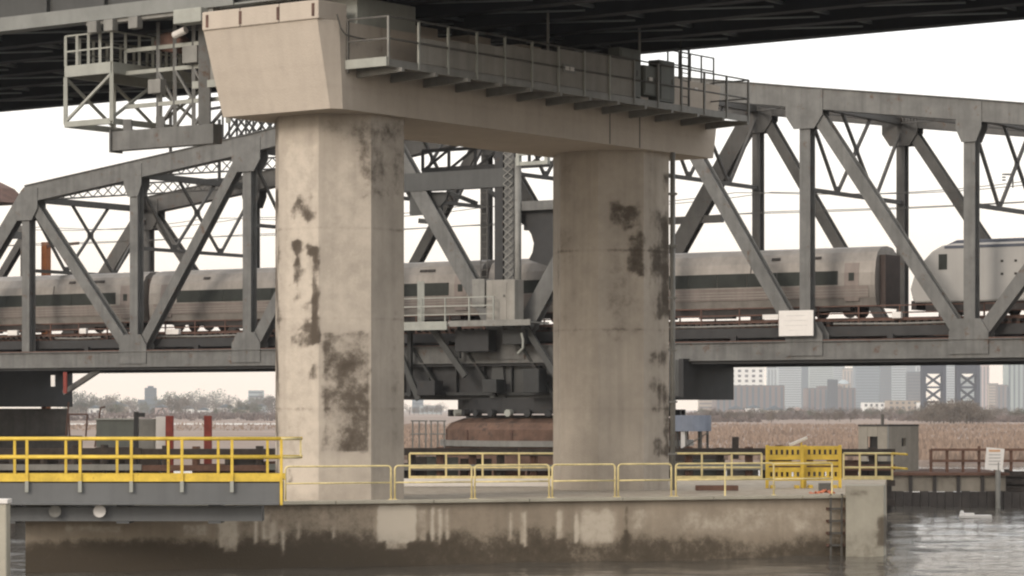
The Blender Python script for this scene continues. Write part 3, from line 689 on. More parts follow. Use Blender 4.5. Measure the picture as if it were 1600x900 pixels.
# floor
for t in T + [(-48 - 38.8) / 2, -34, -24.6, -15, -5, 5, 14.8, 24.6, 34.3, 43.5]:
    MB().beam(BP(t, 0.35, 8.75), BP(t, W - 0.35, 8.75), 0.35, 1.25, BU).build('floor_beam', M['steel_dark'], sb)
for wd in (3.2, 4.75, 7.5, 9.1):
    MB().beam(BP(-48, wd, 9.72), BP(48, wd, 9.72), 0.35, 0.62, BN).build('stringer', M['rusty'], sb)
for wd in (1.2, 11.0): MB().beam(BP(-48, wd, 9.45), BP(48, wd, 9.45), 0.9, 0.10, BN).build('walkway_plank', M['timber'], sb)
mb = MB()
for k in range(192):
    for wd in (3.95, 8.3): mb.beam(BP(-47.8 + k * 0.5, wd - 1.4, 10.12), BP(-47.8 + k * 0.5, wd + 1.4, 10.12), 0.24, 0.2)
mb.build('track_ties', M['timber'], sb, kind='stuff')
for wd in (3.23, 4.67, 7.58, 9.02): MB().beam(BP(-48, wd, 10.3), BP(48, wd, 10.3), 0.08, 0.15, BN).build('running_rail', M['rusty'], sb)
for wd in (0.75, 11.4):        # brown deck handrails
    for z in (10.15, 10.55, 10.95):
        MB().beam(BP(-47.5, wd, z), BP(47.5, wd, z), 0.05, 0.07, BN).build('deck_rail', M['rusty'], sb)
    for k in range(39):
        t = -47.5 + 2.5 * k
        MB().beam(BP(t, wd, 9.3), BP(t, wd, 11.0), 0.08, 0.08, BU).build('deck_rail_post', M['rusty'], sb)
MB().beam(BP(-47.5, 0.55, 9.55), BP(47.5, 0.55, 9.55), 0.04, 0.55, BN).build('kick_plate', M['steel_dark'], sb)
for wd in (0.66,):
    for (t0, t1) in ((-37, -33), (-28, -21), (6, 18.5), (21, 29)):
        MB().tube([BP(t0, wd, 9.98), BP((t0 + t1) / 2, wd, 9.93), BP(t1, wd, 9.98)], 0.06, 6).build('cable_pipe', M['walkway'], sb)
for (px, py, wdx) in ((122, 517, 0.6), (12, 520, 0.9), (1395, 492, 0.55), (405, 512, 0.4), (262, 518, 1.1)):     # white boxes added on the handrail for bright sky gaps
    k = (px - 800) / F; t = 168 * k / (0.837 + 0.548 * k) ; p = BP(t, 0.55, CAMZ + (640 - py) * (168 - 0.548 * t) / F)
    MB().box(p, (wdx, 0.25, 0.35), (BU, BN)).build('sky_gap_box', M['white'], sb, bev=0.03)
# tower machinery in the middle
MB().beam(BP(-8.0, 0.0, 19.05), BP(0.3, 0.0, 19.05), 0.7, 1.1, BN).build('tower_strut', M['girder'], sb)
MB().beam(BP(-7, W, 17.0), BP(7.5, W, 17.0), 0.45, 0.42, BN).build('tower_strut', M['steel_far'], sb)
MB().beam(BP(0.5, 0, 17.3), BP(9.5, 0, 17.3), 0.45, 0.55, BN).build('tower_strut', M['steel'], sb)
MB().hsec(BP(-0.75, 0.1, ZB), BP(-0.75, 0.1, 24), 0.8, 0.6, BN).build('tower_leg', M['steel_dark'], sb)
MB().tube([BP(0.62, -0.3, 9), BP(0.62, -0.3, 20.2)], 0.2, 10).build('riser_pipe', M['walkway'], sb, smooth=True)
mb = MB()
for k in range(26):
    z0_ = 11 + k * 0.45; mb.beam(BP(-0.35, -0.42, z0_), BP(0.3, -0.42, z0_ + 0.45), 0.04, 0.045); mb.beam(BP(0.3, -0.42, z0_), BP(-0.35, -0.42, z0_ + 0.45), 0.04, 0.045)
mb.build('post_lacing', M['walkway'], sb)
for dt in (-2.1, -1.65): MB().tube([BP(dt, -0.2, 9.5), BP(dt, -0.2, 19.2)], 0.035, 5).build('ladder_rail', M['rail_dark'], sb)
for k in range(22): MB().tube([BP(-2.1, -0.2, 9.8 + k * 0.42), BP(-1.65, -0.2, 9.8 + k * 0.42)], 0.025, 5).build('ladder_rung', M['rail_dark'], sb)
def bridge_at(px, py, wd):
    k = (px - 800) / F; t = (168 * k + wd * (0.837 * k - 0.548)) / (0.837 + 0.548 * k)
    y = 168 - 0.548 * t + 0.837 * wd
    return BP(t, wd, CAMZ + (640 - py) * y / F)
mb = MB(); mb.prism([bridge_at(*q, 0.2) for q in ((811, 326), (880, 326), (880, 424), (826, 406), (832, 394), (834, 380), (830, 366), (822, 354), (811, 346))], BN * 0.25); mb.build('knee_plate', M['steel_dark'], sb)
mb = MB(); mb.prism([bridge_at(*q, 0.2) for q in ((640, 300), (700, 300), (696, 312), (688, 322), (676, 330), (660, 336), (640, 336))], BN * 0.25); mb.build('knee_plate', M['girder'], sb)
for k in range(7):
    tt = -10 + 2 * k; z0_, z1_ = 20.25, 21.5; mb = MB()
    mb.beam(BP(tt, 5, z0_), BP(tt + 2, 5, z0_), .25, .35); mb.beam(BP(tt, 5, z1_), BP(tt + 2, 5, z1_), .25, .2); mb.beam(BP(tt, 5, z0_), BP(tt, 5, z1_), .2, .3); mb.beam(BP(tt, 5, z0_), BP(tt + 2, 5, z1_), .12, .14)
    mb.build('lattice_panel', M['steel_dark'], sb)
for (a, b_, h) in (((700, 300), (745, 318), .25), ((760, 295), (800, 325), .25), ((655, 345), (690, 348), .3), ((690, 300), (690, 345), .3), ((640, 262), (668, 300), .3)):
    MB().beam(bridge_at(*a, 3), bridge_at(*b_, 3), .2, h).build('tower_brace', M['girder'], sb)
mb = MB()
for (a, b_) in (((1.0, 20.35), (3.0, 20.35)), ((1.0, 19.75), (3.0, 19.75))): mb.beam(BP(a[0], -0.8, a[1]), BP(b_[0], -0.8, b_[1]), 0.2, 0.22)
for q in (1.0, 3.0): mb.beam(BP(q, -0.8, 19.64), BP(q, -0.8, 20.46), 0.22, 0.3, BU)
mb.build('bracket_frame', M['platform'], sb)
# control platform on the river side of the pivot
MB().prism([BP(-8.2, -2.6, 10.25), BP(3.0, -2.6, 10.25), BP(3.0, -0.6, 10.25), BP(-8.2, -0.6, 10.25)], (0, 0, 0.1)).build('platform_floor', M['walkway'], sb)
MB().beam(BP(-8.2, -2.62, 10.2), BP(-2.9, -2.62, 10.2), 0.1, 0.5, BN).build('platform_edge', M['platform'], sb)
MB().beam(BP(-2.7, -2.62, 10.3), BP(3.0, -2.62, 10.3), 0.1, 0.35, BN).build('platform_edge', M['walkway'], sb)
for z in (10.85, 11.35, 11.85): MB().beam(BP(-8.2, -2.6, z), BP(0.4, -2.6, z), 0.05, 0.06, BN).build('platform_rail', M['platform'], sb)
for k in range(6): MB().beam(BP(-8.2 + k * 1.72, -2.6, 10.3), BP(-8.2 + k * 1.72, -2.6, 11.88), 0.08, 0.08, BU).build('platform_post', M['platform'], sb)
cab = MB().box(BP(0.55, -1.6, 11.6), (2.0, 1.0, 2.5), (BU, BN)).build('control_cabinet', M['screen'], sb, bev=0.03)
MB().box(BP(0.55, -2.115, 11.6), (0.9, 0.03, 2.2), (BU, BN)).build('cabinet_door', M['screen'], cab)
MB().box(BP(0.85, -2.14, 11.9), (0.14, 0.03, 0.14), (BU, BN)).build('handle', M['rail_dark'], cab)
cab = MB().box(BP(-1.15, -1.5, 12.1), (0.9, 0.8, 1.7), (BU, BN)).build('control_cabinet', M['walkway'], sb, bev=0.03)
MB().beam(BP(-5.3, -1.9, 10.3), BP(-5.3, -1.9, 12.9), 0.42, 0.42).build('pedestal', M['platform'], sb)
# pivot frame and drum
for wd in (0.4, W - 0.4): MB().beam(BP(-8.4, wd, 7.1), BP(8.4, wd, 7.1), 0.4, 2.6, BN).build('pivot_girder', M['steel_dark'], sb)
for t in (-8.2, -4, 0, 4, 8.2): MB().beam(BP(t, 0.6, 7.0), BP(t, W - 0.6, 7.0), 0.4, 2.4, BU).build('pivot_cross_girder', M['steel_dark'], sb)
for t in (-6, -2.2, 1.9, 5.2):
    MB().beam(BP(t - 1.2, -0.35, 9.3), BP(t + 1.2, -0.15, 6.0), 0.16, 0.3, BU).build('pivot_brace', M['pivot'], sb)
for t in (-1.0, 3.4): MB().prism([BP(t - 0.35, 0.19, 8.3), BP(t + 0.35, 0.19, 8.3), BP(t + 0.55, 0.19, 5.85), BP(t - 0.55, 0.19, 5.85)], BN * -0.25).build('pivot_stiffener', M['girder'], sb)
mb = MB(); mb.box(BP(1.2, 0.16, 7.0), (3.6, 0.06, 2.2), (BU, BN)); mb.build('pivot_web_plate', M['girder'], sb)
pc = BP(0, W / 2, 0)
mb = MB(); mb.tube([(pc.x, pc.y, 4.95), (pc.x, pc.y, 5.9)], 6.7, 40); mb.build('drum', M['steel_dark'], sb, smooth=False)
for k in range(36):
    a = 2 * math.pi * k / 36; d = Vector((math.cos(a), math.sin(a), 0))
    if d.y < 0.35: MB().tube([pc + d * 6.9 + Vector((0, 0, 5.0)), pc + d * 7.3 + Vector((0, 0, 5.0))], 0.22, 10).build('roller', M['steel_dark'] if k % 4 else M['platform'], sb)
for (t, z0_, z1_, hw) in ((-6.8, 6.0, 10.2, .25), (-3.2, 8.3, 10.2, .2), (3.9, 6.0, 10.2, .3), (6.4, 6.0, 10.2, .25), (8.2, 5.8, 10.2, .3)):
    MB().beam(BP(t, -0.9, z0_), BP(t, -0.9, z1_), hw, hw, BU).build('platform_leg', M['pivot'], sb)
for (ta, za, tb, zb_) in ((-8.0, 10.1, -6.0, 5.8), (-4.9, 10.1, -2.6, 7.2), (1.8, 10.1, 4.4, 6.4), (8.4, 9.8, 5.4, 6.8)):
    MB().beam(BP(ta, -1.3, za), BP(tb, -1.1, zb_), .2, .38, BN).build('pivot_brace', M['girder'], sb)
for (t, wd, z, sx, sz) in ((-1.8, -1.2, 9.3, 2.4, 1.3), (1.2, -1.2, 9.5, 1.6, .9), (5.4, -1.0, 9.0, 1.4, 1.2), (-5.4, -.8, 6.5, 1.3, .9), (2.2, -.9, 6.9, 1.1, 1.4), (6.2, -.9, 7.6, 1.6, 1.0), (-.8, -.8, 6.6, 1.0, .8)):
    MB().box(BP(t, wd, z), (sx, .9, sz), (BU, BN)).build('machinery_box', M[rnd.choice(('steel_dark', 'pivot', 'steel_dark'))], sb, bev=.03)
for (t, z) in ((1.9, 9.1), (6.9, 8.4)):
    MB().tube([BP(t, -1.9, z + .6), BP(t + .12, -1.9, z + .2), BP(t + .1, -1.9, z - .3), BP(t - .25, -1.9, z - .6)], .07, 6).build('hose', M['platform'], sb)
for z in (6.15, 8.05): MB().beam(BP(-8.4, .1, z), BP(8.4, .1, z), .5, .18, BN).build('pivot_flange', M['pivot'], sb)
for k in range(9): MB().box(BP(-8 + 2 * k, .1, 7.1), (.08, .4, 1.7), (BU, BN)).build('pivot_rib', M['pivot'], sb)
# hanging dark box beside the second column
MB().box(BP(11.4, -0.2, 7.0), (1.25, 1.6, 2.1), (BU, BN)).build('jack_housing', M['girder'], sb, bev=0.03)
MB().box(BP(12.2, -0.2, 7.0), (0.3, 1.7, 2.2), (BU, BN)).build('housing_plate', M['steel_dark'], sb)
# left end knee brace below the deck
MB().beam(bridge_at(158, 576, 0.1), bridge_at(100, 614, 0.1), 0.25, 0.34, BN).build('end_brace', M['steel_far'], sb)
# overhead gantry lattice on the tower top
for tt in range(-24, 8, 2):
    for wd in (3.0, 3.8):
        mb = MB(); z0_, z1_ = 22.9, 24.9
        mb.beam(BP(tt, wd, z0_), BP(tt + 2, wd, z0_), 0.16, 0.16); mb.beam(BP(tt, wd, z1_), BP(tt + 2, wd, z1_), 0.16, 0.16)
        mb.beam(BP(tt, wd, z0_), BP(tt, wd, z1_), 0.13, 0.13); mb.beam(BP(tt, wd, z0_), BP(tt + 2, wd, z1_), 0.10, 0.12); mb.beam(BP(tt, wd, z1_), BP(tt + 2, wd, z0_), 0.10, 0.12)
        mb.build('wire_gantry_panel', M['steel_dark'], sb)

for tt in range(-31, -13, 2):
    for wd in (8.5,):
        mb = MB(); z0_, z1_ = 23.3 + (tt + 31) * .06, 25.6 + (tt + 31) * .06
        for z in (z0_, z1_): mb.beam(BP(tt, wd, z), BP(tt + 2, wd, z + .12), .16, .18)
        mb.beam(BP(tt, wd, z0_), BP(tt, wd, z1_), .13, .13); mb.beam(BP(tt, wd, z0_), BP(tt + 2, wd, z1_), .10, .12); mb.beam(BP(tt, wd, z1_), BP(tt + 2, wd, z0_), .10, .12)
        mb.build('wire_gantry_panel', M['steel_dark'], sb)
for t in (-29.3, -19.9, -10):
    for wd in (3.4, 8.5): MB().beam(BP(t, wd, topz(t) - .3), BP(t, wd, 24.9), .2, .2).build('gantry_post', M['steel_dark'], sb)
# white board on the truss node, and a smaller one next to it
p = bridge_at(1244, 505, -0.75)
sg = tag(MB().box(p, (2.15, 0.06, 1.42), (BU, BN)).build('notice_board', M['white'], org=p, bev=0.01), 'large white notice board fixed to the truss above the bottom chord', 'sign')
for q, ww in enumerate((1.2, 1.5, 1.4, 0.9)): MB().box(p + BN * -0.034 + Vector((0, 0, 0.42 - 0.27 * q)), (ww, 0.006, 0.03), (BU, BN)).build('faded_line', mat('very_faded_print', (0.52, 0.50, 0.48)) if q == 0 else bpy.data.materials['very_faded_print'], sg)
MB().beam(p + BN * 0.03 + Vector((0, 0, 0.6)), p + BN * 0.45 + Vector((0, 0, 0.6)), 0.1, 0.1).build('bracket', M['rail_dark'], sg)
p = bridge_at(1204, 495, -0.6)
tag(MB().box(p, (1.0, 0.05, 0.26), (BU, BN)).build('small_plate', M['white'], org=p), 'narrow pale plate pointing at the large white notice board on the truss', 'sign')

# ------------------------------------------------------------------ approach span beyond the swing span's end
ap = thing('approach_span', 'grey fixed truss span meeting the far end of the swing bridge', 'railway bridge', BP(-62, W / 2, 8))
for wd in (0.0, W):
    st = M['steel_far']
    MB().beam(BP(-49, wd, ZB), BP(-90, wd, ZB), 0.7, 1.0, BN).build('bottom_chord', st, ap)
    MB().beam(BP(-50.5, wd, 18.2), BP(-90, wd, 18.2), 0.7, 0.9, BN).build('top_chord', st, ap)
    for k, t in enumerate((-50.5, -58, -66, -74, -82)):
        MB().hsec(BP(t, wd, ZB + .5), BP(t, wd, 17.8), 0.6, 0.6, BN).build('vertical_post', st, ap)
        MB().hsec(BP(t, wd, 18.0), BP(t - 7.8, wd, ZB), 0.5, 0.55, BN).build('diagonal_brace', st, ap)
for t in (-50.5, -58, -66, -74):
    MB().beam(BP(t, 0.3, 17.9), BP(t, W - 0.3, 17.9), 0.4, 0.5).build('top_strut', M['steel_far'], ap)
    MB().beam(BP(t, 0.3, 18), BP(t - 7.8, W - .3, 18), 0.2, 0.2).build('top_lateral', M['steel_far'], ap)
    MB().beam(BP(t, 0.3, 8.7), BP(t, W - 0.3, 8.7), 0.35, 1.2, BU).build('floor_beam', M['steel_dark'], ap)
for wd in (3.2, 4.75, 7.5, 9.1): MB().beam(BP(-49, wd, 9.72), BP(-90, wd, 9.72), 0.35, 0.62, BN).build('stringer', M['rusty'], ap)
for wd in (3.23, 4.67): MB().beam(BP(-49, wd, 10.3), BP(-90, wd, 10.3), 0.08, 0.15, BN).build('running_rail', M['rusty'], ap)
mb = MB()
for k in range(80): mb.beam(BP(-49.2 - k * 0.5, 2.5, 10.12), BP(-49.2 - k * 0.5, 5.4, 10.12), 0.24, 0.2)
mb.build('track_ties', M['timber'], ap, kind='stuff')
for z in (10.15, 10.95): MB().beam(BP(-49, 0.75, z), BP(-88, 0.75, z), 0.05, 0.07, BN).build('deck_rail', M['rusty'], ap)
mb = MB(); p = BP(-56, W, 20.5); mb.beam(p - BN * 0 + BU * -1, p + BU * -1 - Vector((0, 0, 2.2)), .4, .4, BN)
mb.prism([p + BU * 3, p - BU * 6, p - BU * 5 + Vector((0, 0, 1.2)), p + Vector((0, 0, 1.8)), p + BU * 1.5 + Vector((0, 0, 1.2))], BN * 3); mb.build('roof_housing', M['rusty'], ap)

# right-hand approach beyond frame is not visible; the swing span ends at t = 48

# ------------------------------------------------------------------ rest pier at the end, pivot pier in the middle
rp = thing('rest_pier', 'dark bearing block and stone pier carrying the end of the swing bridge', 'bridge pier', BP(-49, W / 2, 0))
cxy = BP(-49.5, W / 2, 0)
MB().box(BP(-49.6, W / 2, 6.7), (6.2, W + 1.2, 2.6), (BU, BN)).build('bearing_block', M['steel_dark'], rp, bev=0.05)
MB().box(BP(-49.8, W / 2, 4.3), (5.0, W + 2, 1.95), (BU, BN)).build('pier_head', mat('dark_masonry', (0.085, 0.074, 0.064), 0.9, 0, 0.3, 1.2, streak=0.4), rp, bev=0.05)  # dark stone tone, the same for head and base
MB().box(BP(-49.9, W / 2, 1.4), (6.6, W + 3.6, 3.8), (BU, BN)).build('pier_base', bpy.data.materials['dark_masonry'], rp, bev=0.08)
p = bridge_at(83, 595, -0.7); MB().box(p, (0.35, 0.06, 0.75), (BU, BN)).build('lamp', M['white'], rp)
p = bridge_at(102, 598, -0.7); MB().box(p, (0.3, 0.08, 1.4), (BU, BN)).build('edge_strip', M['red_post'], rp)
pv = thing('pivot_pier', 'round brown masonry pivot pier seen between the two concrete columns', 'bridge pier', (pc.x, pc.y, 0))
br = mat('brown_masonry', (0.135, 0.082, 0.06), 0.9, 0, 0.35, 0.9, (0.05, 0.04, 0.036), 0.3, 0.3, 6, 0.3)
MB().tube([(pc.x, pc.y, -1), (pc.x, pc.y, 3.0)], 7.55, 48).build('pier_shaft', br, pv)
MB().tube([(pc.x, pc.y, 3.0), (pc.x, pc.y, 3.35)], 7.8, 48).build('ledge', M['walkway'], pv)
mb = MB(); mb.tube([(pc.x, pc.y, 3.35), (pc.x, pc.y, 4.0)], 7.45, 48); mb.tube([(pc.x, pc.y, 4.0), (pc.x, pc.y, 4.4)], 7.45, 48, r1=7.1); mb.tube([(pc.x, pc.y, 4.4), (pc.x, pc.y, 4.68)], 7.1, 48, r1=6.3); mb.build('pier_cap', br, pv)
MB().tube([(pc.x, pc.y, 4.7), (pc.x, pc.y, 4.85)], 6.2, 48).build('track_ring', M['steel_dark'], pv)
for k in range(7):
    a = -math.pi * (0.05 + 0.9 * k / 6); d = Vector((math.cos(a), math.sin(a), 0))
    MB().box(pc + d * 7.46 + Vector((0, 0, 3.68)), (0.08, 0.10, 0.62), (d, Vector((-d.y, d.x, 0)))).build('pilaster', M['rusty'], pv)
# ------------------------------------------------------------------ train
def extrude_t(prof, t0, t1, wc, taper0=None):
    mb = MB(); mb.prism([BP(t0, wc + w_, z) for (w_, z) in prof], BU * (t1 - t0)); return mb
COACH_PROF = [(-1.38, 11.05), (-1.5, 11.5), (-1.58, 12.2), (-1.56, 12.9), (-1.45, 13.55), (-1.2, 14.05), (-0.75, 14.33), (0, 14.43), (0.75, 14.33), (1.2, 14.05), (1.45, 13.55), (1.56, 12.9), (1.58, 12.2), (1.5, 11.5), (1.38, 11.05)]
WT = 3.95
def bogie(parent, t, wc, zr=10.38):
    bg = MB(); bg.beam(BP(t - 1.5, wc - 1.1, zr + 0.55), BP(t + 1.5, wc - 1.1, zr + 0.55), 0.2, 0.32, BN); bg.beam(BP(t - 1.5, wc + 1.1, zr + 0.55), BP(t + 1.5, wc + 1.1, zr + 0.55), 0.2, 0.32, BN)
    bg.beam(BP(t, wc - 1.1, zr + 0.6), BP(t, wc + 1.1, zr + 0.6), 0.5, 0.4, BU)
    o = bg.build('bogie', M['under'], parent)
    for dt in (-1.25, 1.25):
        for wd in (-0.75, 0.75):
            MB().tube([BP(t + dt, wc + wd - 0.07, zr + 0.45), BP(t + dt, wc + wd + 0.07, zr + 0.45)], 0.45, 16).build('wheel', M['under'], o)
def coach(t0, t1, label, wc=WT):
    r = thing('passenger_coach', label, 'train car', BP((t0 + t1) / 2, wc, 10.38), 'silver coaches of the passing train')
    extrude_t(COACH_PROF, t0, t1, wc).build('body', M['coach'], r)
    for sgn in (-1, 1):
        for zf, of in ((11.62, 1.538), (11.78, 1.55), (11.94, 1.565)): MB().beam(BP(t0 + 0.4, wc + sgn * of, zf), BP(t1 - 0.4, wc + sgn * of, zf), 0.05, 0.045, BN).build('flute', M['coach'], r)
        # lower rolled panel and window band stand just proud of the side
        lo = [(sgn * 1.515, 11.48), (sgn * 1.535, 11.48), (sgn * 1.595, 12.16), (sgn * 1.575, 12.16)]
        extrude_t(lo, t0 + 0.4, t1 - 0.4, wc).build('lower_panel', M['coach_low'], r)
        wb_ = [(sgn * 1.565, 12.24), (sgn * 1.61, 12.24), (sgn * 1.59, 13.02), (sgn * 1.55, 13.02)]
        n = 11; L_ = (t1 - t0) - 4.7
        for k in range(n):
            a = t0 + 2.4 + L_ * k / n
            extrude_t(wb_, a + 0.015, a + L_ / n - 0.015, wc).build('window', M['glass_band'], r)
        for td in (t0 + 1.0, t1 - 1.9):
            extrude_t([(sgn * 1.50, 11.3), (sgn * 1.53, 11.3), (sgn * 1.60, 12.2), (sgn * 1.585, 12.9), (sgn * 1.49, 13.45), (sgn * 1.46, 13.45), (sgn * 1.55, 12.9), (sgn * 1.57, 12.2)], td, td + 0.9, wc).build('door', M['coach_low'], r)
            extrude_t([(sgn * 1.60, 12.45), (sgn * 1.612, 12.45), (sgn * 1.60, 12.9), (sgn * 1.588, 12.9)], td + 0.28, td + 0.62, wc).build('door_window', M['glass_band'], r)
        for td in (t1 - 6.6, t1 - 4.6, t1 - 4.0, t0 + 4.5):
            extrude_t([(sgn * 1.41, 13.72), (sgn * 1.43, 13.74), (sgn * 1.35, 13.88), (sgn * 1.33, 13.86)], td, td + 0.55, wc).build('roof_grille', M['under'], r)
        for td in (t0 + 7.9, (t0 + t1) / 2, t1 - 7.9):
            extrude_t([(sgn * 1.585, 12.99), (sgn * 1.593, 12.99), (sgn * 1.465, 13.6), (sgn * 1.455, 13.6)], td, td + 0.05, wc).build('panel_joint', M['under'], r)
    MB().beam(BP(t0 + 4.5, wc, 10.85), BP(t1 - 4.5, wc, 10.85), 2.4, 0.42, BN).build('underframe', M['under'], r)
    for q in (0.3, 0.45, 0.6): MB().box(BP(t0 + (t1 - t0) * q, wc - 0.9, 10.72), (2.2, 0.5, 0.5), (BU, BN)).build('equipment_box', M['under'], r)
    for te in (t0 - 0.18, t1 + 0.18): MB().box(BP(te, wc, 12.4), (0.36, 1.9, 3.0), (BU, BN)).build('gangway_bellows', M['diaphragm'], r)
    bogie(r, t0 + 3.2, wc); bogie(r, t1 - 3.2, wc)
coach(-3.3, 22.7, 'silver passenger coach coupled behind the locomotive')
coach(-30.3, -3.9, 'silver passenger coach crossing behind the two concrete columns')
coach(-57.2, -30.9, 'silver passenger coach at the tail, passing the end of the swing span')
lc = thing('locomotive', 'pale grey electric locomotive with blue roof and sloping nose on the bridge', 'locomotive', BP(34, WT, 10.38))
t0, t1 = 24.8, 44.5
side = [(t0 + 0.15, 11.3), (t0, 11.9), (t0 + 0.25, 12.7), (t0 + 0.75, 13.4), (t0 + 1.3, 13.95), (t0 + 1.9, 14.25), (t0 + 2.6, 14.35), (t1, 14.35), (t1, 11.1), (t0 + 0.3, 11.1)]
mb = MB(); mb.prism([BP(t, WT - 1.5, z) for t, z in side], BN * 3.0); mb.build('body', M['loco'], lc, bev=0.12)
mb = MB(); mb.prism([BP(t, WT - 1.25, z) for t, z in ((t0 + 1.5, 14.05), (t0 + 2.7, 14.55), (t1, 14.55), (t1, 14.05))], BN * 2.5); mb.build('roof', M['loco_roof'], lc, bev=0.06)
MB().beam(BP(t0 + 2.1, WT - 1.508, 14.15), BP(t1, WT - 1.508, 14.15), 0.02, 0.16, BN).build('roof_stripe', M['loco_roof'], lc)
mb = MB(); mb.prism([BP(t0 + 0.70, WT - 1.1, 13.4), BP(t0 + 1.25, WT - 1.1, 13.97), BP(t0 + 1.32, WT - 1.1, 13.9), BP(t0 + 0.78, WT - 1.1, 13.35)], BN * 2.2); mb.build('windscreen', M['glass_band'], lc)
MB().box(BP(t0 + 2.0, WT - 1.51, 13.35), (0.5, 0.03, 0.85), (BU, BN)).build('cab_window', M['glass_band'], lc)
MB().box(BP(t0 + 8.2, WT - 1.51, 13.75), (1.15, 0.03, 0.5), (BU, BN)).build('side_window', M['glass_band'], lc)
for tt in (t0 + 4.2, t0 + 5.0): 
    for zz in (12.6, 13.3): MB().box(BP(tt + 1.3, WT - 1.51, zz), (0.14, 0.03, 0.12), (BU, BN)).build('vent', M['under'], lc)
MB().box(BP(t0 + 3.2, WT - 1.508, 12.5), (0.75, 0.02, 2.3), (BU, BN)).build('cab_door', M['loco'], lc)
MB().beam(BP(t0 + 0.9, WT - 1.0, 10.9), BP(t1 - 1, WT - 1.0, 10.9), 0.7, 0.5, BN).build('underframe', M['under'], lc)
MB().box(BP(t0 + 0.1, WT, 11.0), (0.3, 2.4, 0.5), (BU, BN)).build('buffer_beam', M['under'], lc)
bogie(lc, t0 + 4.0, WT); bogie(lc, t1 - 4.0, WT)
pg = MB()
for wd in (-0.5, 0.5): pg.beam(BP(t0 + 9.7, WT + wd, 14.7), BP(t0 + 7.3, WT + wd, 15.15), 0.06, 0.06); pg.beam(BP(t0 + 7.3, WT + wd, 15.15), BP(t0 + 9.6, WT + wd * 0.6, 15.55), 0.05, 0.05)
pg.beam(BP(t0 + 9.6, WT - 0.9, 15.6), BP(t0 + 9.6, WT + 0.9, 15.6), 0.3, 0.06); pg.box(BP(t0 + 9.6, WT, 14.8), (2.2, 1.6, 0.25), (BU, BN))
pg.build('pantograph', M['rail_dark'], lc)

# ------------------------------------------------------------------ overhead wires
for i, (z0_, wd, sag, lab) in enumerate(((16.6, WT, 0.1, 'thin contact wire strung above the near track'), (17.9, WT, 0.5, 'slack carrier wire hung over the contact wire of the near track'), (17.0, 8.3, 0.1, 'thin contact wire strung above the far track'), (18.2, 8.3, 0.5, 'slack carrier wire hung over the contact wire of the far track'))):
    pts = []
    for k in range(61):
        t = -85 + 140 * k / 60; ph_ = ((t + 85) % 19.7) / 19.7
        pts.append(BP(t, wd, z0_ - sag * 4 * ph_ * (1 - ph_)))
    tag(MB().tube(pts, 0.022, 5).build('overhead_wire', M['rail_dark'], org=BP(0, wd, z0_)), lab, 'wire', 'overhead wires along the tracks')
p = at(1577, 285, 157.5)
ins = MB(); ins.tube([p + Vector((-0.25, 0, 0.45)), p + Vector((0.25, 0, 0.45))], 0.05, 6); ins.tube([p + Vector((0.2, 0, 0.45)), p + Vector((0.2, 0, -0.3))], 0.04, 6)
for q in range(3): ins.tube([p + Vector((-0.3, 0, 0.1 + .16 * q)), p + Vector((-0.3, 0, 0.16 + .16 * q))], 0.11, 8)
tag(ins.build('wire_insulator', M['rail_dark'], org=p), 'small dark insulator hanging from the sway frame above the locomotive', 'insulator')
pole = thing('catenary_pole', 'rusty orange brown pole standing behind the far truss end', 'pole', BP(-46, 14.5, 9))
q = at(72, 400, 207)
MB().beam((q.x, q.y, 0), (q.x, q.y, 17.5), 0.5, 0.5, BU).build('mast', mat('orange_rust', (0.26, 0.09, 0.03), 0.8), pole)
MB().beam((q.x, q.y, 17.2), (q.x + 3, q.y - 4, 17.2), 0.15, 0.2).build('arm', M['rusty'], pole)

# ------------------------------------------------------------------ yellow gangway
gw = thing('gangway', 'grey girder gangway with bright yellow railings leading onto the footing', 'gangway', (-12, 89.2, 2.24))
GY = 88.5; gx0, gx1 = -17.2, -7.3; gz0, gz1 = 2.24, 2.92
MB().box(((gx0 + gx1) / 2, GY, (gz0 + gz1) / 2), (gx1 - gx0, 0.10, gz1 - gz0 - 0.04)).build('girder', M['gang'], gw)
MB().box(((gx0 + gx1) / 2, GY - 0.08, gz0), (gx1 - gx0, 0.30, 0.05)).build('girder_flange', M['gang'], gw)
MB().box(((gx0 + gx1) / 2, GY + 1.5, (gz0 + gz1) / 2), (gx1 - gx0, 0.10, gz1 - gz0)).build('girder', M['gang'], gw)
MB().box(((gx0 + gx1) / 2, GY + 0.75, gz1 + 0.05), (gx1 - gx0, 1.5, 0.05)).build('deck_grating', M['walkway'], gw)
MB().box(((gx0 + gx1) / 2, GY + 0.9, 1.9), (gx1 - gx0 - 1.2, 0.9, 0.45)).build('under_beam', M['gang'], gw)
for k, x in enumerate((-14.4, -13.0)):
    MB().tube([(x, GY + 0.30, 2.0), (x, GY + 0.22, 2.0)], 0.2, 12).build('lamp_disc', M['white'] if k else M['walkway'], gw)
for x in (-15.9, -12.3, -9.4): MB().box((x, GY + 1.1, 1.9), (0.4, 1.2, 0.6)).build('support_bracket', M['gang'], gw)
fx = [(px - 800) * GY / F for px in (-34, 43, 126, 206, 285, 363, 440)]
bx = [(px - 800) * (GY + 1.5) / F for px in (-56, 23, 103, 183, 263, 341, 418)]
for k, x in enumerate(fx):
    MB().beam((x, GY - 0.10, 2.66 if k < 6 else 2.2), (x, GY - 0.10, 4.28), 0.085, 0.085, (1, 0, 0)).build('post', M['yellow'] if k < 6 else M['yellow'], gw)
    if k < 6: MB().box((x, GY - 0.145, 2.78), (0.11, 0.05, 0.34)).build('bracket', M['platform'], gw)
for x in bx: MB().beam((x, GY + 1.5, 2.95), (x, GY + 1.5, 4.28), 0.08, 0.08, (1, 0, 0)).build('post', M['yellow'], gw)
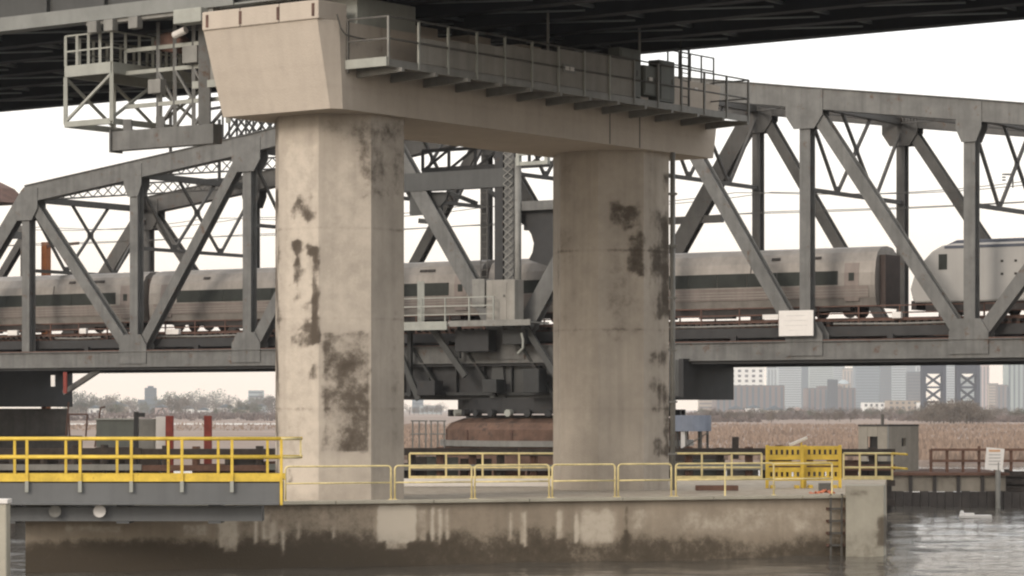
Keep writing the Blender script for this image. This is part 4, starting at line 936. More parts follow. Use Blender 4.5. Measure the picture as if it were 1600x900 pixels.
for y in (GY - 0.10, GY + 1.5):
    for z in (4.28, 3.70): MB().tube([(gx0 - 0.5, y, z), (gx1 + 0.05 + (0.55 if y > GY else 0), y, z)], 0.052, 8).build('rail', M['yellow'], gw, smooth=True)
MB().beam((gx0 - 0.5, GY - 0.07, 3.06), (gx1 + 0.05, GY - 0.07, 3.06), 0.03, 0.24, (0, 1, 0)).build('toe_board', M['yellow'], gw)
MB().beam((gx0 - 0.5, GY + 1.53, 3.06), (gx1 + 0.05, GY + 1.53, 3.06), 0.03, 0.22, (0, 1, 0)).build('toe_board', M['yellow'], gw)
# short return panel past the end of the girder
rx0, rx1 = gx1 + 0.05, gx1 + 0.62
for z in (4.28, 3.70): MB().tube([(rx0, GY - .1, z), (rx1, GY + 0.5, z)], 0.045, 8).build('rail', M['yellow_pale'], gw, smooth=True)
MB().beam((rx1, GY + 0.5, 3.65), (rx1, GY + 0.5, 4.3), 0.06, 0.06, (1, 0, 0)).build('post', M['yellow_pale'], gw)
# white-capped pile in front of it
wp = thing('mooring_pile', 'pale concrete pile with a stained foot rising from the water beside the gangway', 'pile', at(-6, 870, 84))
q = at(-4, 870, 84); MB().box((q.x, q.y, 0.4), (0.66, 0.66, 4.0)).build('shaft', M['block'], wp, bev=0.04)
MB().box((q.x, q.y, 2.47), (0.74, 0.74, 0.14)).build('cap', M['white'], wp, bev=0.02)

# ------------------------------------------------------------------ railings along the footing
def bent(a, b_, z0, z1, rad=0.12):
    """inverted U of pipe from foot a up, across and down to foot b_"""
    d = (b_ - a).normalized(); pts = [Vector((a.x, a.y, z0)), Vector((a.x, a.y, z1 - rad))]
    for k in range(1, 5):
        an = k / 4 * math.pi / 2; pts.append(a + d * (rad * (1 - math.cos(an))) + Vector((0, 0, z1 - rad + rad * math.sin(an))))
    for k in range(0, 5):
        an = math.pi / 2 - k / 4 * math.pi / 2; pts.append(b_ - d * (rad * (1 - math.cos(an))) + Vector((0, 0, z1 - rad + rad * math.sin(an))))
    pts.append(Vector((b_.x, b_.y, z0))); return pts
def fline(px, inset=0.15):
    k = (px - 800) / F; A = FA - fn * inset
    s_ = (k * A.y - A.x) / (fd.x - k * fd.y); return A + fd * s_
secs = [(446, 611, 'faded yellow pipe railing at the foot of the stained column'), (617, 737, 'faded yellow pipe railing just past the foot of the stained column'), (742, 858, 'faded yellow pipe railing ending against the second column'),
        (863, 961, 'faded yellow pipe railing in front of the second column, nearer the first'), (966, 1049, 'faded yellow pipe railing in front of the second column, beside its conduit'), (1056, 1209, 'longer faded yellow pipe railing in front of the yellow barriers')]
for (pa, pb_, lab) in secs:
    a, b_ = fline(pa), fline(pb_); a.z = b_.z = 0
    r = thing('guard_railing', lab, 'railing', (a.x, a.y, ZT + 0.09), 'faded yellow railings along the footing edge')
    MB().tube(bent(a, b_, ZT + 0.09, ZT + 1.22), 0.032, 8).build('frame', M['yellow_pale'], r, smooth=True)
    MB().tube([up(a, ZT + 0.66), up(b_, ZT + 0.66)], 0.028, 8).build('mid_rail', M['yellow_pale'], r, smooth=True)
    if pa > 1000:
        m_ = (a + b_) / 2; MB().tube([up(m_, ZT + 0.09), up(m_, ZT + 1.2)], 0.032, 8).build('post', M['yellow_pale'], r)
    for q in (a, b_): MB().box(up(q, ZT + 0.10), (0.16, 0.16, 0.02)).build('foot_plate', M['yellow_pale'], r)
a, b_ = fline(1209), fline(1300); a.z = b_.z = 0
r = thing('guard_railing', 'short yellow railing with a slanted end beside the ladder', 'railing', (a.x, a.y, ZT + .09), 'faded yellow railings along the footing edge')
for z in (1.2, 0.66): MB().tube([up(a, ZT + z), up(b_, ZT + z)], 0.03, 8).build('rail', M['yellow_pale'], r, smooth=True)
MB().tube([up(b_, ZT + 0.05), up(b_, ZT + 1.2)], 0.032, 8).build('post', M['yellow_pale'], r)
# rear railings along the far edge of the footing
def rear(pa, pb_, Y, n, lab, ret=False):
    a, b_ = at(pa, 700, Y), at(pb_, 700, Y); a.z = b_.z = 0
    r = thing('rear_railing', lab, 'railing', (a.x, a.y, ZT), 'yellow railings along the back of the footing')
    for z in (1.17, 0.55): MB().tube([up(a, ZT + z), up(b_, ZT + z)], 0.045, 8).build('rail', M['yellow_pale'], r, smooth=True)
    for k in range(n + 1):
        q = a.lerp(b_, k / n); MB().beam(up(q, ZT), up(q, ZT + 1.17), 0.08, 0.08, (1, 0, 0)).build('post', M['yellow_pale'], r)
    MB().box(up((a + b_) / 2, ZT + 0.1), ((b_ - a).length, 0.03, 0.16)).build('toe_board', M['yellow_pale'], r)
    if ret:
        for z in (1.17, 0.55): MB().tube([up(b_, ZT + z), up(b_ + Vector((0.3, -2.5, 0)), ZT + z)], 0.05, 8).build('rail', M['yellow'], r)
rear(640, 868, 124, 4, 'yellow railing on the back edge between the two concrete columns')
rear(1050, 1190, 124, 3, 'yellow railing on the back edge beside the second column')
rear(1318, 1394, 124, 3, 'yellow railing on the back corner past the slotted barriers', True)
# slotted yellow barriers
for i, (pa, pb_, lab) in enumerate(((1199, 1253, 'slotted bright yellow barrier panel closer to the columns'), (1258, 1312, 'slotted bright yellow barrier panel closer to the ladder'))):
    Yb = 111 + i * 0.4; a, b_ = at(pa, 700, Yb), at(pb_, 700, Yb)
    r = thing('safety_barrier', lab, 'barrier', (a.x, Yb, ZT), 'slotted yellow barriers')
    wd = b_.x - a.x; mb = MB()
    zl = [(0.30, 0.46), (0.64, 0.82), (0.89, 1.05), (1.12, 1.32), (1.52, 1.66)]
    for (z0_, z1_) in zl: mb.box(((a.x + b_.x) / 2, Yb, ZT + (z0_ + z1_) / 2), (wd, 0.08, z1_ - z0_))
    for k in range(7):
        x = a.x + 0.05 + (wd - 0.1) * k / 6; mb.box((x, Yb + 0.002, ZT + 0.55), (0.11, 0.07, 0.24)); mb.box((x, Yb + 0.002, ZT + 1.44), (0.11, 0.07, 0.22))
    mb.build('slotted_panel', M['yellow'], r)
    for x in (a.x - 0.01, b_.x + 0.01): MB().box((x, Yb, ZT + 0.85), (0.12, 0.12, 1.7)).build('end_post', M['yellow'], r)
    for x in (a.x + 0.2, b_.x - 0.2): MB().box((x, Yb, ZT + 0.06), (0.16, 0.6, 0.12)).build('foot', M['yellow'], r)
q = at(1250, 690, 112.2)
fl = thing('floodlight', 'white tilted floodlight on a post above the slotted yellow barriers', 'lamp', (q.x, q.y, ZT))
MB().tube([(q.x + 0.05, q.y, ZT), (q.x + 0.05, q.y, 3.9)], 0.04, 8).build('post', M['yellow'], fl)
MB().beam((q.x - 0.42, q.y, 3.78), (q.x + 0.28, q.y, 4.08), 0.3, 0.12, (0, 1, 0)).build('lamp_head', M['white'], fl, bev=0.03)
# crumpled orange netting by the ladder
q = at(1284, 769, 101.8)
mb = MB(); V = []; Fc = []
for j in range(9):
    for i in range(15):
        V.append((q.x - 0.45 + i * 0.065, q.y - 0.3 + j * 0.07, ZT + 0.09 + max(0, 0.08 + 0.17 * mnoise.noise((i * 0.5, j * 0.6, 4)) - 0.02 * abs(i - 8))))
for j in range(8):
    for i in range(14): k = j * 15 + i; Fc.append((k, k + 1, k + 16, k + 15))
mb.add(V, Fc); on = mb.build('safety_netting', M['orange'], org=(q.x, q.y, ZT)); tag(on, 'crumpled orange safety netting on the footing beside the ladder', 'netting')
md = on.modifiers.new('net', 'SOLIDIFY'); md.thickness = 0.02
# ladder down the face
la = thing('dock_ladder', 'dark rusted ladder running down the footing into the water', 'ladder', fline(1308, -0.12))
a, b_ = fline(1298, -0.16), fline(1315, -0.16); a.z = b_.z = 0
for q in (a, b_): MB().beam(up(q, -0.8), up(q, 2.22), 0.06, 0.06, fd).build('stringer', M['rail_dark'], la)
for k in range(7):
    z = -0.45 + 0.43 * k
    MB().beam(up(a, z) - fd * 0.08, up(b_, z) + fd * 0.08, 0.06, 0.07).build('rung', M['rail_dark'], la)
    for q, sg_ in ((a, -1), (b_, 1)): MB().box(up(q, z) - fn * 0.05 + fd * sg_ * 0.07, (0.1, 0.16, 0.09), (fd, -fn)).build('stand_off', M['rusty'], la)
# small gear left lying on the footing between the columns
for (px, Yg, sx, sz, m_, nm, lab, ct) in ((750, 112, 6.1, 0.30, 'white', 'white_kerb', 'long white kerb beam lying on the footing between the columns', 'kerb beam'), (1120, 106, 1.6, 0.2, 'timber_brown', 'timber_baulk', 'brown timber baulk lying behind the longer faded railing', 'timber'), (1290, 105.5, 0.5, 0.3, 'rail_dark', 'toolbox', 'low dark toolbox on the footing near the ladder', 'toolbox')):
    q = at(px, 700, Yg); tag(MB().box((q.x, q.y, ZT + 0.05 + sz / 2), (sx, 0.4, sz)).build(nm, M[m_], org=(q.x, q.y, ZT), bev=0.02), lab, ct)

# ------------------------------------------------------------------ timber fender behind the footing
tf = thing('timber_fender', 'long dark timber fender of piles and wales behind the footing', 'fender', (0, 134, 0))
FY = 134.0; x0, x1 = -29.5, 18.2
nseg = 8
for z in (3.18, 2.45, 1.7, 0.8):
    for k in range(nseg):
        a, b_ = x0 + (x1 - x0) * k / nseg, x0 + (x1 - x0) * (k + 1) / nseg
        MB().box(((a + b_) / 2, FY - 0.25 + rnd.uniform(-.02, .02), z + rnd.uniform(-.03, .03)), (b_ - a - 0.03, 0.28, 0.34 if z > 3 else 0.28)).build('wale', M['timber'] if z != 2.45 else M[rnd.choice(('cabinet', 'timber_brown', 'walkway'))], tf)
k = 0; x = x0
while x < x1:
    MB().tube([(x, FY, -1), (x + rnd.uniform(-.05, .05), FY, 3.3 + rnd.uniform(-.1, .25))], 0.19, 8).build('pile', M['timber'] if rnd.random() < .7 else M['timber_brown'], tf)
    x += 1.45 + rnd.uniform(-.1, .1)
for k in range(30):
    a = x0 + (x1 - x0) * k / 30
    if rnd.random() < 0.75: MB().box((a + 0.75, FY + 0.35, 1.5), (1.5, 0.1, 2.6 + rnd.uniform(-.6, .3))).build('sheathing_plank', M[rnd.choice(('timber', 'timber', 'wet', 'timber_brown', 'cabinet', 'walkway', 'rusty'))], tf)
for i, px in enumerate((265, 325)):
    q = at(px, 650, 136); tag(MB().box((q.x, q.y, 2.4), (0.36, 0.36, 5.0)).build('red_pile', M['red_post'], org=(q.x, q.y, 0), bev=0.02), ('reddish brown post against the pale cabinet on the fender', 'reddish brown post standing alone above the yellow railing')[i], 'post', 'red brown fender posts')
q = at(213, 660, 136); bpst = thing('black_post', 'black post with a short arm at the top above the yellow railing', 'post', (q.x, q.y, 0))
MB().box((q.x, q.y, 2.5), (0.22, 0.22, 5.2)).build('post', M['black'], bpst); MB().box((q.x + 0.2, q.y, 4.95), (0.45, 0.14, 0.2)).build('arm', M['black'], bpst)
q = at(240, 680, 138); cb = thing('equipment_cabinet', 'pale grey and white equipment cabinet beside the black post', 'cabinet', (q.x, q.y, 3))
MB().box((q.x - 0.35, q.y, 4.0), (1.0, 0.8, 1.5)).build('body', M['walkway'], cb, bev=.02); MB().box((q.x + 0.46, q.y - 0.05, 4.05), (0.6, 0.8, 1.6)).build('white_panel', M['white'], cb, bev=.02)
MB().box((q.x - 0.35, q.y, 2.6), (1.4, 0.9, 1.3)).build('stand', M['timber'], cb); MB().box((q.x - .35, q.y - .41, 4.0), (.8, .02, 1.3)).build('door', M['walkway'], cb)
q = at(183, 675, 142); cb = thing('grey_container', 'flat grey steel container half hidden behind the yellow railing', 'container', (q.x, q.y, 3))
MB().box((q.x, q.y, 4.0), (1.9, 1.4, 1.35)).build('body', M['cabinet'], cb, bev=.02); MB().box((q.x, q.y, 4.72), (2.1, 1.6, 0.07)).build('lid', M['platform'], cb); MB().box((q.x, q.y, 2.4), (2.0, 1.3, 1.8)).build('stand', M['timber'], cb)
q = at(122, 650, 150); fr = thing('pipe_frame', 'brown pipe handrail frame beside the dark rest pier', 'railing', (q.x, q.y, 3))
for (xa, za, xb, zb_) in ((-.7, 3, -.5, 5.6), (.4, 3.6, .5, 4.95), (-.55, 4.95, .5, 4.95), (-.45, 3.75, .4, 3.7), (-.45, 3.7, -.5, 5.0), (0.9, 3.2, 1.2, 5.3), (1.2, 5.3, 1.45, 5.35)):
    MB().tube([(q.x + xa, q.y, za), (q.x + xb, q.y, zb_)], 0.05, 6).build('pipe', M['rusty'], fr)
MB().box((q.x, q.y, 1.5), (3.2, 1.2, 3.2)).build('landing', M['timber'], fr)
# landing stage with tank on legs, beside the second column
q = at(1082, 700, 150); tk = thing('water_tank', 'blue grey round tank on dark legs beyond the second column', 'tank', (q.x, q.y, 3))
MB().tube([(q.x, q.y, 4.05), (q.x, q.y, 4.75), (q.x, q.y, 4.9)], 1.0, 20).build('tank_body', M['tank'], tk)
for k in range(6):
    a = k * math.pi / 3; MB().tube([(q.x + .8 * math.cos(a), q.y + .8 * math.sin(a), 2.9), (q.x + .8 * math.cos(a), q.y + .8 * math.sin(a), 4.1)], 0.07, 6).build('leg', M['rail_dark'], tk)
MB().beam((q.x - .8, q.y - .8, 3.0), (q.x + .8, q.y - .8, 4.0), .06, .06).build('brace', M['rail_dark'], tk)
MB().box((q.x, q.y, 1.5), (3.0, 3.0, 2.8)).build('tank_base', M['timber'], tk)
MB().box((q.x - .5, q.y - .6, 3.5), (.3, .3, 1.2)).build('valve_pipe', M['white'], tk)
q = at(1149, 702, 140); tag(MB().box((q.x, q.y, 3.3), (0.32, 0.3, 1.1)).build('bollard', M['timber'], org=(q.x, q.y, 3), bev=.03), 'single dark bollard standing up from the fender beam', 'bollard')
# pipe frames on the ledge of the pivot pier
for i, px in enumerate((655, 684)):
    q = at(px, 680, 150); fr = thing('hoop_rail', ('thin grey hoop rail against the stained column', 'thin grey hoop rail against the round brown pier')[i], 'railing', (q.x, q.y, 3), 'hoop rails between the columns')
    for dx in (-.35, 0, .35): MB().tube([(q.x + dx, q.y, 2.5), (q.x + dx, q.y, 4.6)], .04, 6).build('post', M['walkway'], fr)
    for z in (3.9, 4.6): MB().tube([(q.x - .45, q.y, z), (q.x + .45, q.y, z)], .04, 6).build('rail', M['walkway'], fr)
    MB().box((q.x, q.y, 1.4), (1.0, 1.0, 2.6)).build('plinth', M['timber'], fr)

# ------------------------------------------------------------------ bulkhead with shed
bk = thing('bulkhead', 'low concrete bulkhead with dark wet timber foot carrying the shed', 'bulkhead', at(1490, 780, 150))
bx0, bx1 = at(1385, 0, 150).x, at(1572, 0, 150).x
n = 5
for k in range(n):
    a, b_ = bx0 + (bx1 - bx0) * k / n, bx0 + (bx1 - bx0) * (k + 1) / n
    mb = MB(); c = ((a + b_) / 2, 150 + 5, (0.84 + 1.70) / 2)
    mb.grid((a + .02, 150, .84), (b_ - .02, 150, .84), (b_ - .02, 150, 1.7), (a + .02, 150, 1.7), 12, 10)
    mb.box((c[0], 155.01, c[2]), (b_ - a - .04, 10, .84))
    o = mb.build('concrete_panel', M['bulk'], bk); paint(o, lambda px, py, p, n_: (0.22 + 0.5 * nz(p, 0.8), 0.25 * max(0, nz(p, 0.6))))
MB().box(((bx0 + bx1) / 2, 155, 1.77), (bx1 - bx0 + .3, 10.4, .15)).build('coping', M['timber_brown'], bk)
for k in range(28):
    x = bx0 + (bx1 - bx0 + 6) * (k + .5) / 28
    MB().box((x, 149.85 + rnd.uniform(-.04, .04), -.1), ((bx1 - bx0 + 6) / 28 - .02, .25, 1.85 + rnd.uniform(-.04, .1))).build('wet_plank', M['wet'], bk)
for k in range(n): MB().box((bx0 + (bx1 - bx0) * k / n, 149.96, 1.25), (.18, .12, .9)).build('joint_post', M['wet'], bk)
cr = thing('timber_crib', 'dark heavy timber crib past the end of the bulkhead', 'crib', (bx1 + 3, 152, 0))
for z in (.95, 1.35, 1.75):
    MB().box((bx1 + 3.1, 151.0, z), (6, .3, .3)).build('crib_beam', M['timber'], cr)
for k in range(5): MB().box((bx1 + .3 + 1.3 * k, 151.35, .5), (.3, .3, 3.0)).build('crib_pile', M['timber'], cr)
MB().box((bx1 + 3.1, 154, .7), (6, 4.4, 2.1)).build('crib_fill', M['timber'], cr)
sh = thing('shed', 'small flat roofed grey shed with dark doorway and window on the bulkhead', 'shed', at(1387, 740, 152))
c = at(1387, 740, 151.5); c.z = 0
dr, dl = BN, -BU; wr, wl = 3.9, 1.75
zb0, zt0 = 1.845, 4.30
P0, P1, P2, P3 = c, c + dr * wr, c + dr * wr + dl * wl, c + dl * wl
# walls with openings cut as real recesses: pieces around the window (on the dr face) and the doorway (on the dl face)
def wall(a, d, L_, holes, nrm):
    xs = sorted({0, L_} | {h[0] for h in holes} | {h[1] for h in holes})
    for i in range(len(xs) - 1):
        xm = (xs[i] + xs[i + 1]) / 2; zs = [(zb0, zt0)]
        for h in holes:
            if h[0] < xm < h[1]: zs = [(zb0, h[2]), (h[3], zt0)]
        for (z0_, z1_) in zs:
            if z1_ - z0_ > .02:
                npl = max(1, round((xs[i + 1] - xs[i]) / .65))
                for q in range(npl):
                    xa = xs[i] + (xs[i + 1] - xs[i]) * q / npl; xb = xs[i] + (xs[i + 1] - xs[i]) * (q + 1) / npl
                    MB().box(a + d * ((xa + xb) / 2) - nrm * .05 + Vector((0, 0, (z0_ + z1_) / 2)), (xb - xa - .012, .1, z1_ - z0_), (d, nrm.cross(d).cross(d) * -1 if False else Vector((-d.y, d.x, 0)))).build('wall_panel', M['shed_side'], sh)
wall(P0, dr, wr, [(1.75, 2.3, 3.2, 3.65)], dl * -1)
wall(P3, -dl, wl, [(.55, 1.15, 1.95, 3.75)], -dr)
MB().box(P0 + dr * 2.02 + dl * .2 + Vector((0, 0, 3.42)), (.55, .03, .45), (dr, dl)).build('window', M['black'], sh)
MB().box(P3 - dl * .85 + dr * .3 + Vector((0, 0, 2.85)), (.6, .03, 1.8), (dl, -dr)).build('doorway', M['black'], sh)  # black sheet paints the shade inside the shed behind the opening
MB().prism([p + (p - (P0 + P2) / 2).normalized() * .03 + Vector((0, 0, zt0)) for p in (P0, P1, P2, P3)], (0, 0, .09)).build('roof', M['roof'], sh)
MB().prism([P0 + Vector((0, 0, zb0)) + dr * .12 + dl * .12, P1 - dr * .1 + dl * .12 + Vector((0, 0, zb0)), P2 - dr * .1 - dl * .12 + Vector((0, 0, zb0)), P3 + dr * .6 - dl * .12 + Vector((0, 0, zb0))], (0, 0, .05)).build('floor', M['timber'], sh)
MB().box(P2 - dr * .05 - dl * wl / 2 + Vector((0, 0, 3.07)), (wl, .08, 2.4), (dl, dr)).build('back_wall', M['shed_side'], sh)
MB().tube([P0 + dl * 0.5 + dr * .4 + Vector((0, 0, 4.4)), P0 + dl * 0.5 + dr * .4 + Vector((0, 0, 4.95))], .09, 8).build('vent_pipe', M['rail_dark'], sh)
MB().tube([P0 - dl * .06 - dr * .06 + Vector((0, 0, 1.9)), P0 - dl * .06 - dr * .06 + Vector((0, 0, 4.3))], .06, 6).build('downpipe', M['walkway'], sh)
q = P3 - dl * 1.05 - dr * .6 + Vector((0, 0, 1.85))
bgm = MB(); bgm.tube([q, q + Vector((.02, 0, .5)), q + Vector((.05, 0, .85)), q + Vector((0.0, 0, 1.0))], .28, 10, r1=.10)
tag(bgm.build('white_sack', M['white'], org=q, smooth=True), 'pale full sack standing in front of the dark shed doorway', 'sack')
# brown fence on the bulkhead, white sign on a post
fe = thing('bulkhead_fence', 'rust brown two rail fence along the top of the bulkhead', 'fence', at(1490, 735, 151))
fxa, fxb = at(1455, 0, 151).x, at(1640, 0, 151).x
for z in (2.45, 3.05): MB().box(((fxa + fxb) / 2, 151, z), (fxb - fxa, .12, .13)).build('rail', M['timber_brown'], fe)
k = 0; x = fxa
while x < fxb: MB().box((x, 151.1, 2.45), (.15, .12, 1.25 if k != 3 else 1.6)).build('post', M['timber_brown'], fe); x += .86; k += 1
q = at(1554, 717, 149.3)
sgn_ = thing('channel_sign', 'tilted white sign with faded lettering on a post before the brown fence', 'sign', (q.x, q.y, 0))
MB().tube([(q.x + .2, q.y + .1, -.5), (q.x + .2, q.y + .1, 2.4)], .14, 8).build('post', M['walkway'], sgn_)
bd = MB().box(q, (.95, .05, 1.15), (Vector((.995, 0, -.09)).normalized(), Vector((0, 1, 0)))).build('board', M['white'], sgn_)
for kk in range(4): MB().box(q + Vector((0.0, -.03, .22 - .17 * kk)), (.62, .012, .05)).build('faded_line', M['print'], bd)
MB().box(q + Vector((0, -.03, .43)), (.6, .012, .12)).build('faded_line', mat('faded_orange_print', (.55, .33, .2)), bd)

# ------------------------------------------------------------------ skyline far beyond the marsh
mF = {k: far_mat('facade_' + k, c) for k, c in dict(white=(.66, .66, .64), brick=(.155, .128, .122), tan=(.32, .27, .22), glass=(.15, .19, .22), bluegrey=(.075, .105, .13), pale=(.30, .345, .36), dark=(.06, .075, .09), green=(.26, .31, .30), pink=(.38, .30, .28)).items()}
winm = far_mat('far_window', (.10, .11, .12))
def tower(px0, px1, ytop, Y, m_, label, wins=None, name='office_tower', top=None, cat='building', step=None):
    Y *= 1.35
    if ytop < 560: ytop = 552
    a, b_ = at(px0, ytop, Y), at(px1, ytop, Y); wd = b_.x - a.x; h = a.z
    dp = max(10, wd * .8)
    r = thing(name, label, cat, ((a.x + b_.x) / 2, Y, 0))
    MB().box(((a.x + b_.x) / 2, Y + dp / 2, h / 2), (wd, dp, h)).build('wall', mF[m_], r)
    MB().box(((a.x + b_.x) / 2, Y + dp / 2, h + h * .012), (wd * .98, dp * .98, h * .024)).build('roof', mF['dark' if m_ != 'dark' else 'bluegrey'], r)
    if wins == 'bands':
        mb = MB(); n = max(4, int(h / 4.5))
        for k in range(n): mb.box(((a.x + b_.x) / 2, Y - .1, h * (k + .6) / n), (wd * .94, .3, h / n * .4))
        mb.build('window_band', mF['bluegrey'] if m_ in ('glass', 'pale', 'green', 'white') else winm, r, kind='stuff')
    elif wins == 'cols':
        mb = MB(); n = max(3, int(wd / 6))
        for k in range(n): mb.box((a.x + wd * (k + .5) / n, Y - .1, h * .5), (wd / n * .4, .3, h * .92))
        mb.build('window_strip', mF['bluegrey'] if m_ not in ('bluegrey',) else mF['dark'], r, kind='stuff')
    elif wins:
        nc, nr, zlo = wins; me = None
        for j in range(nr):
            for i in range(nc):
                lx = a.x + wd * (i + .5) / nc; lz = zlo + (h - zlo) * (j + .5) / nr
                if me is None: me = MB().box((0, 0, 0), (wd / nc * .45, .4, (h - zlo) / nr * .5)).mesh('window', winm)
                link('window', me, r, (lx, Y - .1, lz))
    if top == 'mast': MB().tube([((a.x + b_.x) / 2, Y + dp / 2, h), ((a.x + b_.x) / 2, Y + dp / 2, h + 40)], 1.2, 6).build('mast', mF['bluegrey'], r)
    if top == 'dome': MB().tube([((a.x + b_.x) / 2, Y + dp / 2, h), ((a.x + b_.x) / 2, Y + dp / 2, h + wd * .15), ((a.x + b_.x) / 2, Y + dp / 2, h + wd * .3)], wd * .5, 14, r1=wd * .15).build('dome', mF['pale'], r)
    if top == 'box': MB().box(((a.x + b_.x) / 2, Y + dp / 2, h * 1.05), (wd * .5, dp * .5, h * .1)).build('plant_room', mF[m_], r)
    return r
tower(1092, 1121, 598, 2700, 'tan', 'low tan block beside the dark box under the truss', 'bands')
tower(1128, 1194, 552, 2800, 'white', 'white apartment block with a grid of square windows', (6, 9, 20), top='box', name='apartment_block')
tower(1118, 1226, 603, 2300, 'brick', 'wide dull brown factory block in front of the white apartment block', 'cols', name='factory_building')
tower(1216, 1256, 552, 4000, 'pale', 'pale misty tower next to the white apartment block', 'bands')
tower(1253, 1263, 570, 3400, 'bluegrey', 'slender dark shaft with a mast between two pale towers', None, top='mast')
tower(1264, 1302, 550, 4300, 'green', 'pale greenish tower rising behind the brown mid rise', 'bands')
tower(1261, 1337, 607, 2400, 'brick', 'brown mid rise with vertical window strips', 'cols', top='box')
tower(1294, 1309, 594, 2350, 'dark', 'narrow dark slab in front of the brown mid rise')
tower(1308, 1330, 600, 3000, 'tan', 'domed tan hall behind the brown mid rise', 'cols', top='dome')
tower(1336, 1376, 535, 3400, 'glass', 'tall blue grey glass tower with a pale edge', 'bands')
tower(1375, 1393, 538, 3300, 'bluegrey', 'tall dark blue slab joined to the glass tower', 'bands')
tower(1393, 1416, 545, 3700, 'pale', 'pale blue tower next to the tall dark blue slab', 'bands')
tower(1418, 1441, 582, 3000, 'dark', 'square dark topped block just before the lift bridge', 'bands')
tower(1199, 1219, 575, 4200, 'pale', 'faint pale slab filling the gap past the white apartment block', 'cols')
tower(1300, 1320, 565, 4400, 'pale', 'faint pale tower rising above the domed tan hall', 'bands')
tower(1318, 1338, 577, 4300, 'tan', 'faint tan tower beside the tall blue grey glass tower', 'cols')
tower(1414, 1432, 548, 4200, 'glass', 'blue grey tower behind the square dark topped block', 'bands')
tower(1432, 1446, 571, 4000, 'pale', 'faint pale tower peeking out by the first lift bridge tower', 'cols')
tower(1500, 1530, 590, 3800, 'green', 'faint greenish block seen through the second lift bridge tower', 'bands')
tower(1100, 1118, 580, 4200, 'pale', 'faint pale tower above the low tan block', 'cols')
tower(1349, 1391, 629, 1900, 'white', 'white low building with dark square windows behind the shed', (5, 2, 2), name='low_building')
tower(1388, 1444, 626, 1850, 'tan', 'cream low building with rows of windows behind the shed roof', (6, 3, 1), name='low_building')
tower(1440, 1512, 629, 1700, 'white', 'long white roofed shed between the lift bridge towers', None, name='warehouse')
tower(1478, 1497, 556, 3900, 'pale', 'pale tower seen between the lift bridge towers', 'bands')
tower(1530, 1546, 570, 3600, 'pink', 'pinkish stepped tower past the lift bridge', 'cols', top='box')
tower(1545, 1560, 600, 3400, 'tan', 'pale tan building stepping down from the pinkish tower', 'bands')
tower(1558, 1577, 602, 3000, 'brick', 'brown block tucked against the tall greenish tower', 'cols')
tower(1574, 1625, 535, 3000, 'green', 'tall greenish tower cut by the picture edge', 'cols')
tower(1521, 1580, 645, 1700, 'white', 'long low white shed below the tall greenish tower', None, name='warehouse')
tower(644, 661, 597, 2600, 'glass', 'pale blue block seen between the stained column and the pivot', 'bands')
tower(655, 690, 634, 2200, 'pale', 'low pale blue hall beside the pivot pier', None, name='warehouse')
tower(226, 243, 607, 2600, 'bluegrey', 'lone grey tower above the misty tree line', 'bands', top='box')
tower(216, 254, 625, 2500, 'bluegrey', 'low grey podium below the lone tower in the trees', None)
tower(388, 411, 611, 2700, 'pale', 'pale block standing above the trees beside the stained column', 'bands')
for i, (px, wpx, y, Y, m_, lab) in enumerate(((1150, 30, 645, 1500, 'pink', 'small pinkish house with a pale gable below the factory block'), (1178, 26, 643, 1550, 'white', 'small white house with a gable below the factory block'), (1210, 34, 646, 1450, 'tan', 'low tan house at the edge of the marsh'), (1246, 32, 648, 1400, 'dark', 'long dark roofed house below the pale misty tower'), (1280, 18, 650, 1350, 'white', 'tiny white house below the brown mid rise'), (1316, 22, 652, 1300, 'white', 'white house beside the tree line near the shed'),
        (120, 30, 640, 1500, 'tan', 'tan house close to the dark rest pier'), (180, 40, 640, 1500, 'tan', 'wide tan house in the misty trees'), (290, 24, 644, 1450, 'white', 'white gabled house under the round trees'), (352, 26, 642, 1480, 'white', 'white gabled house among trees nearer the stained column'), (408, 18, 640, 1500, 'pale', 'small pale house against the edge of the stained column'), (148, 22, 643, 1300, 'white', 'white gabled house a little past the dark rest pier'), (252, 20, 642, 1300, 'pink', 'pinkish house just under the lone grey tower'), (318, 18, 646, 1250, 'white', 'tiny white house between the two red brown posts'), (378, 22, 645, 1250, 'tan', 'tan house below the pale block near the stained column'))):
    Y *= 1.7; a, b_ = at(px - wpx / 2, y - 4, Y), at(px + wpx / 2, y - 4, Y); wd = b_.x - a.x; h = max(3.0, a.z)
    r = thing('house', lab, 'house', ((a.x + b_.x) / 2, Y, 0.8))
    MB().box(((a.x + b_.x) / 2, Y + 4, .5 + h / 2), (wd, 8, h)).build('wall', mF[m_], r)
    MB().prism([(a.x - .3, Y - .4, h + .5), (b_.x + .3, Y - .4, h + .5), ((a.x + b_.x) / 2, Y - .4, h + .5 + wd * .22)], (0, 8.8, 0)).build('roof', mF['bluegrey' if m_ != 'dark' else 'pink'], r)
    for q in (.28, .72): MB().box((a.x + wd * q, Y - .08, .5 + h * .55), (wd * .14, .25, h * .35)).build('window', winm, r)
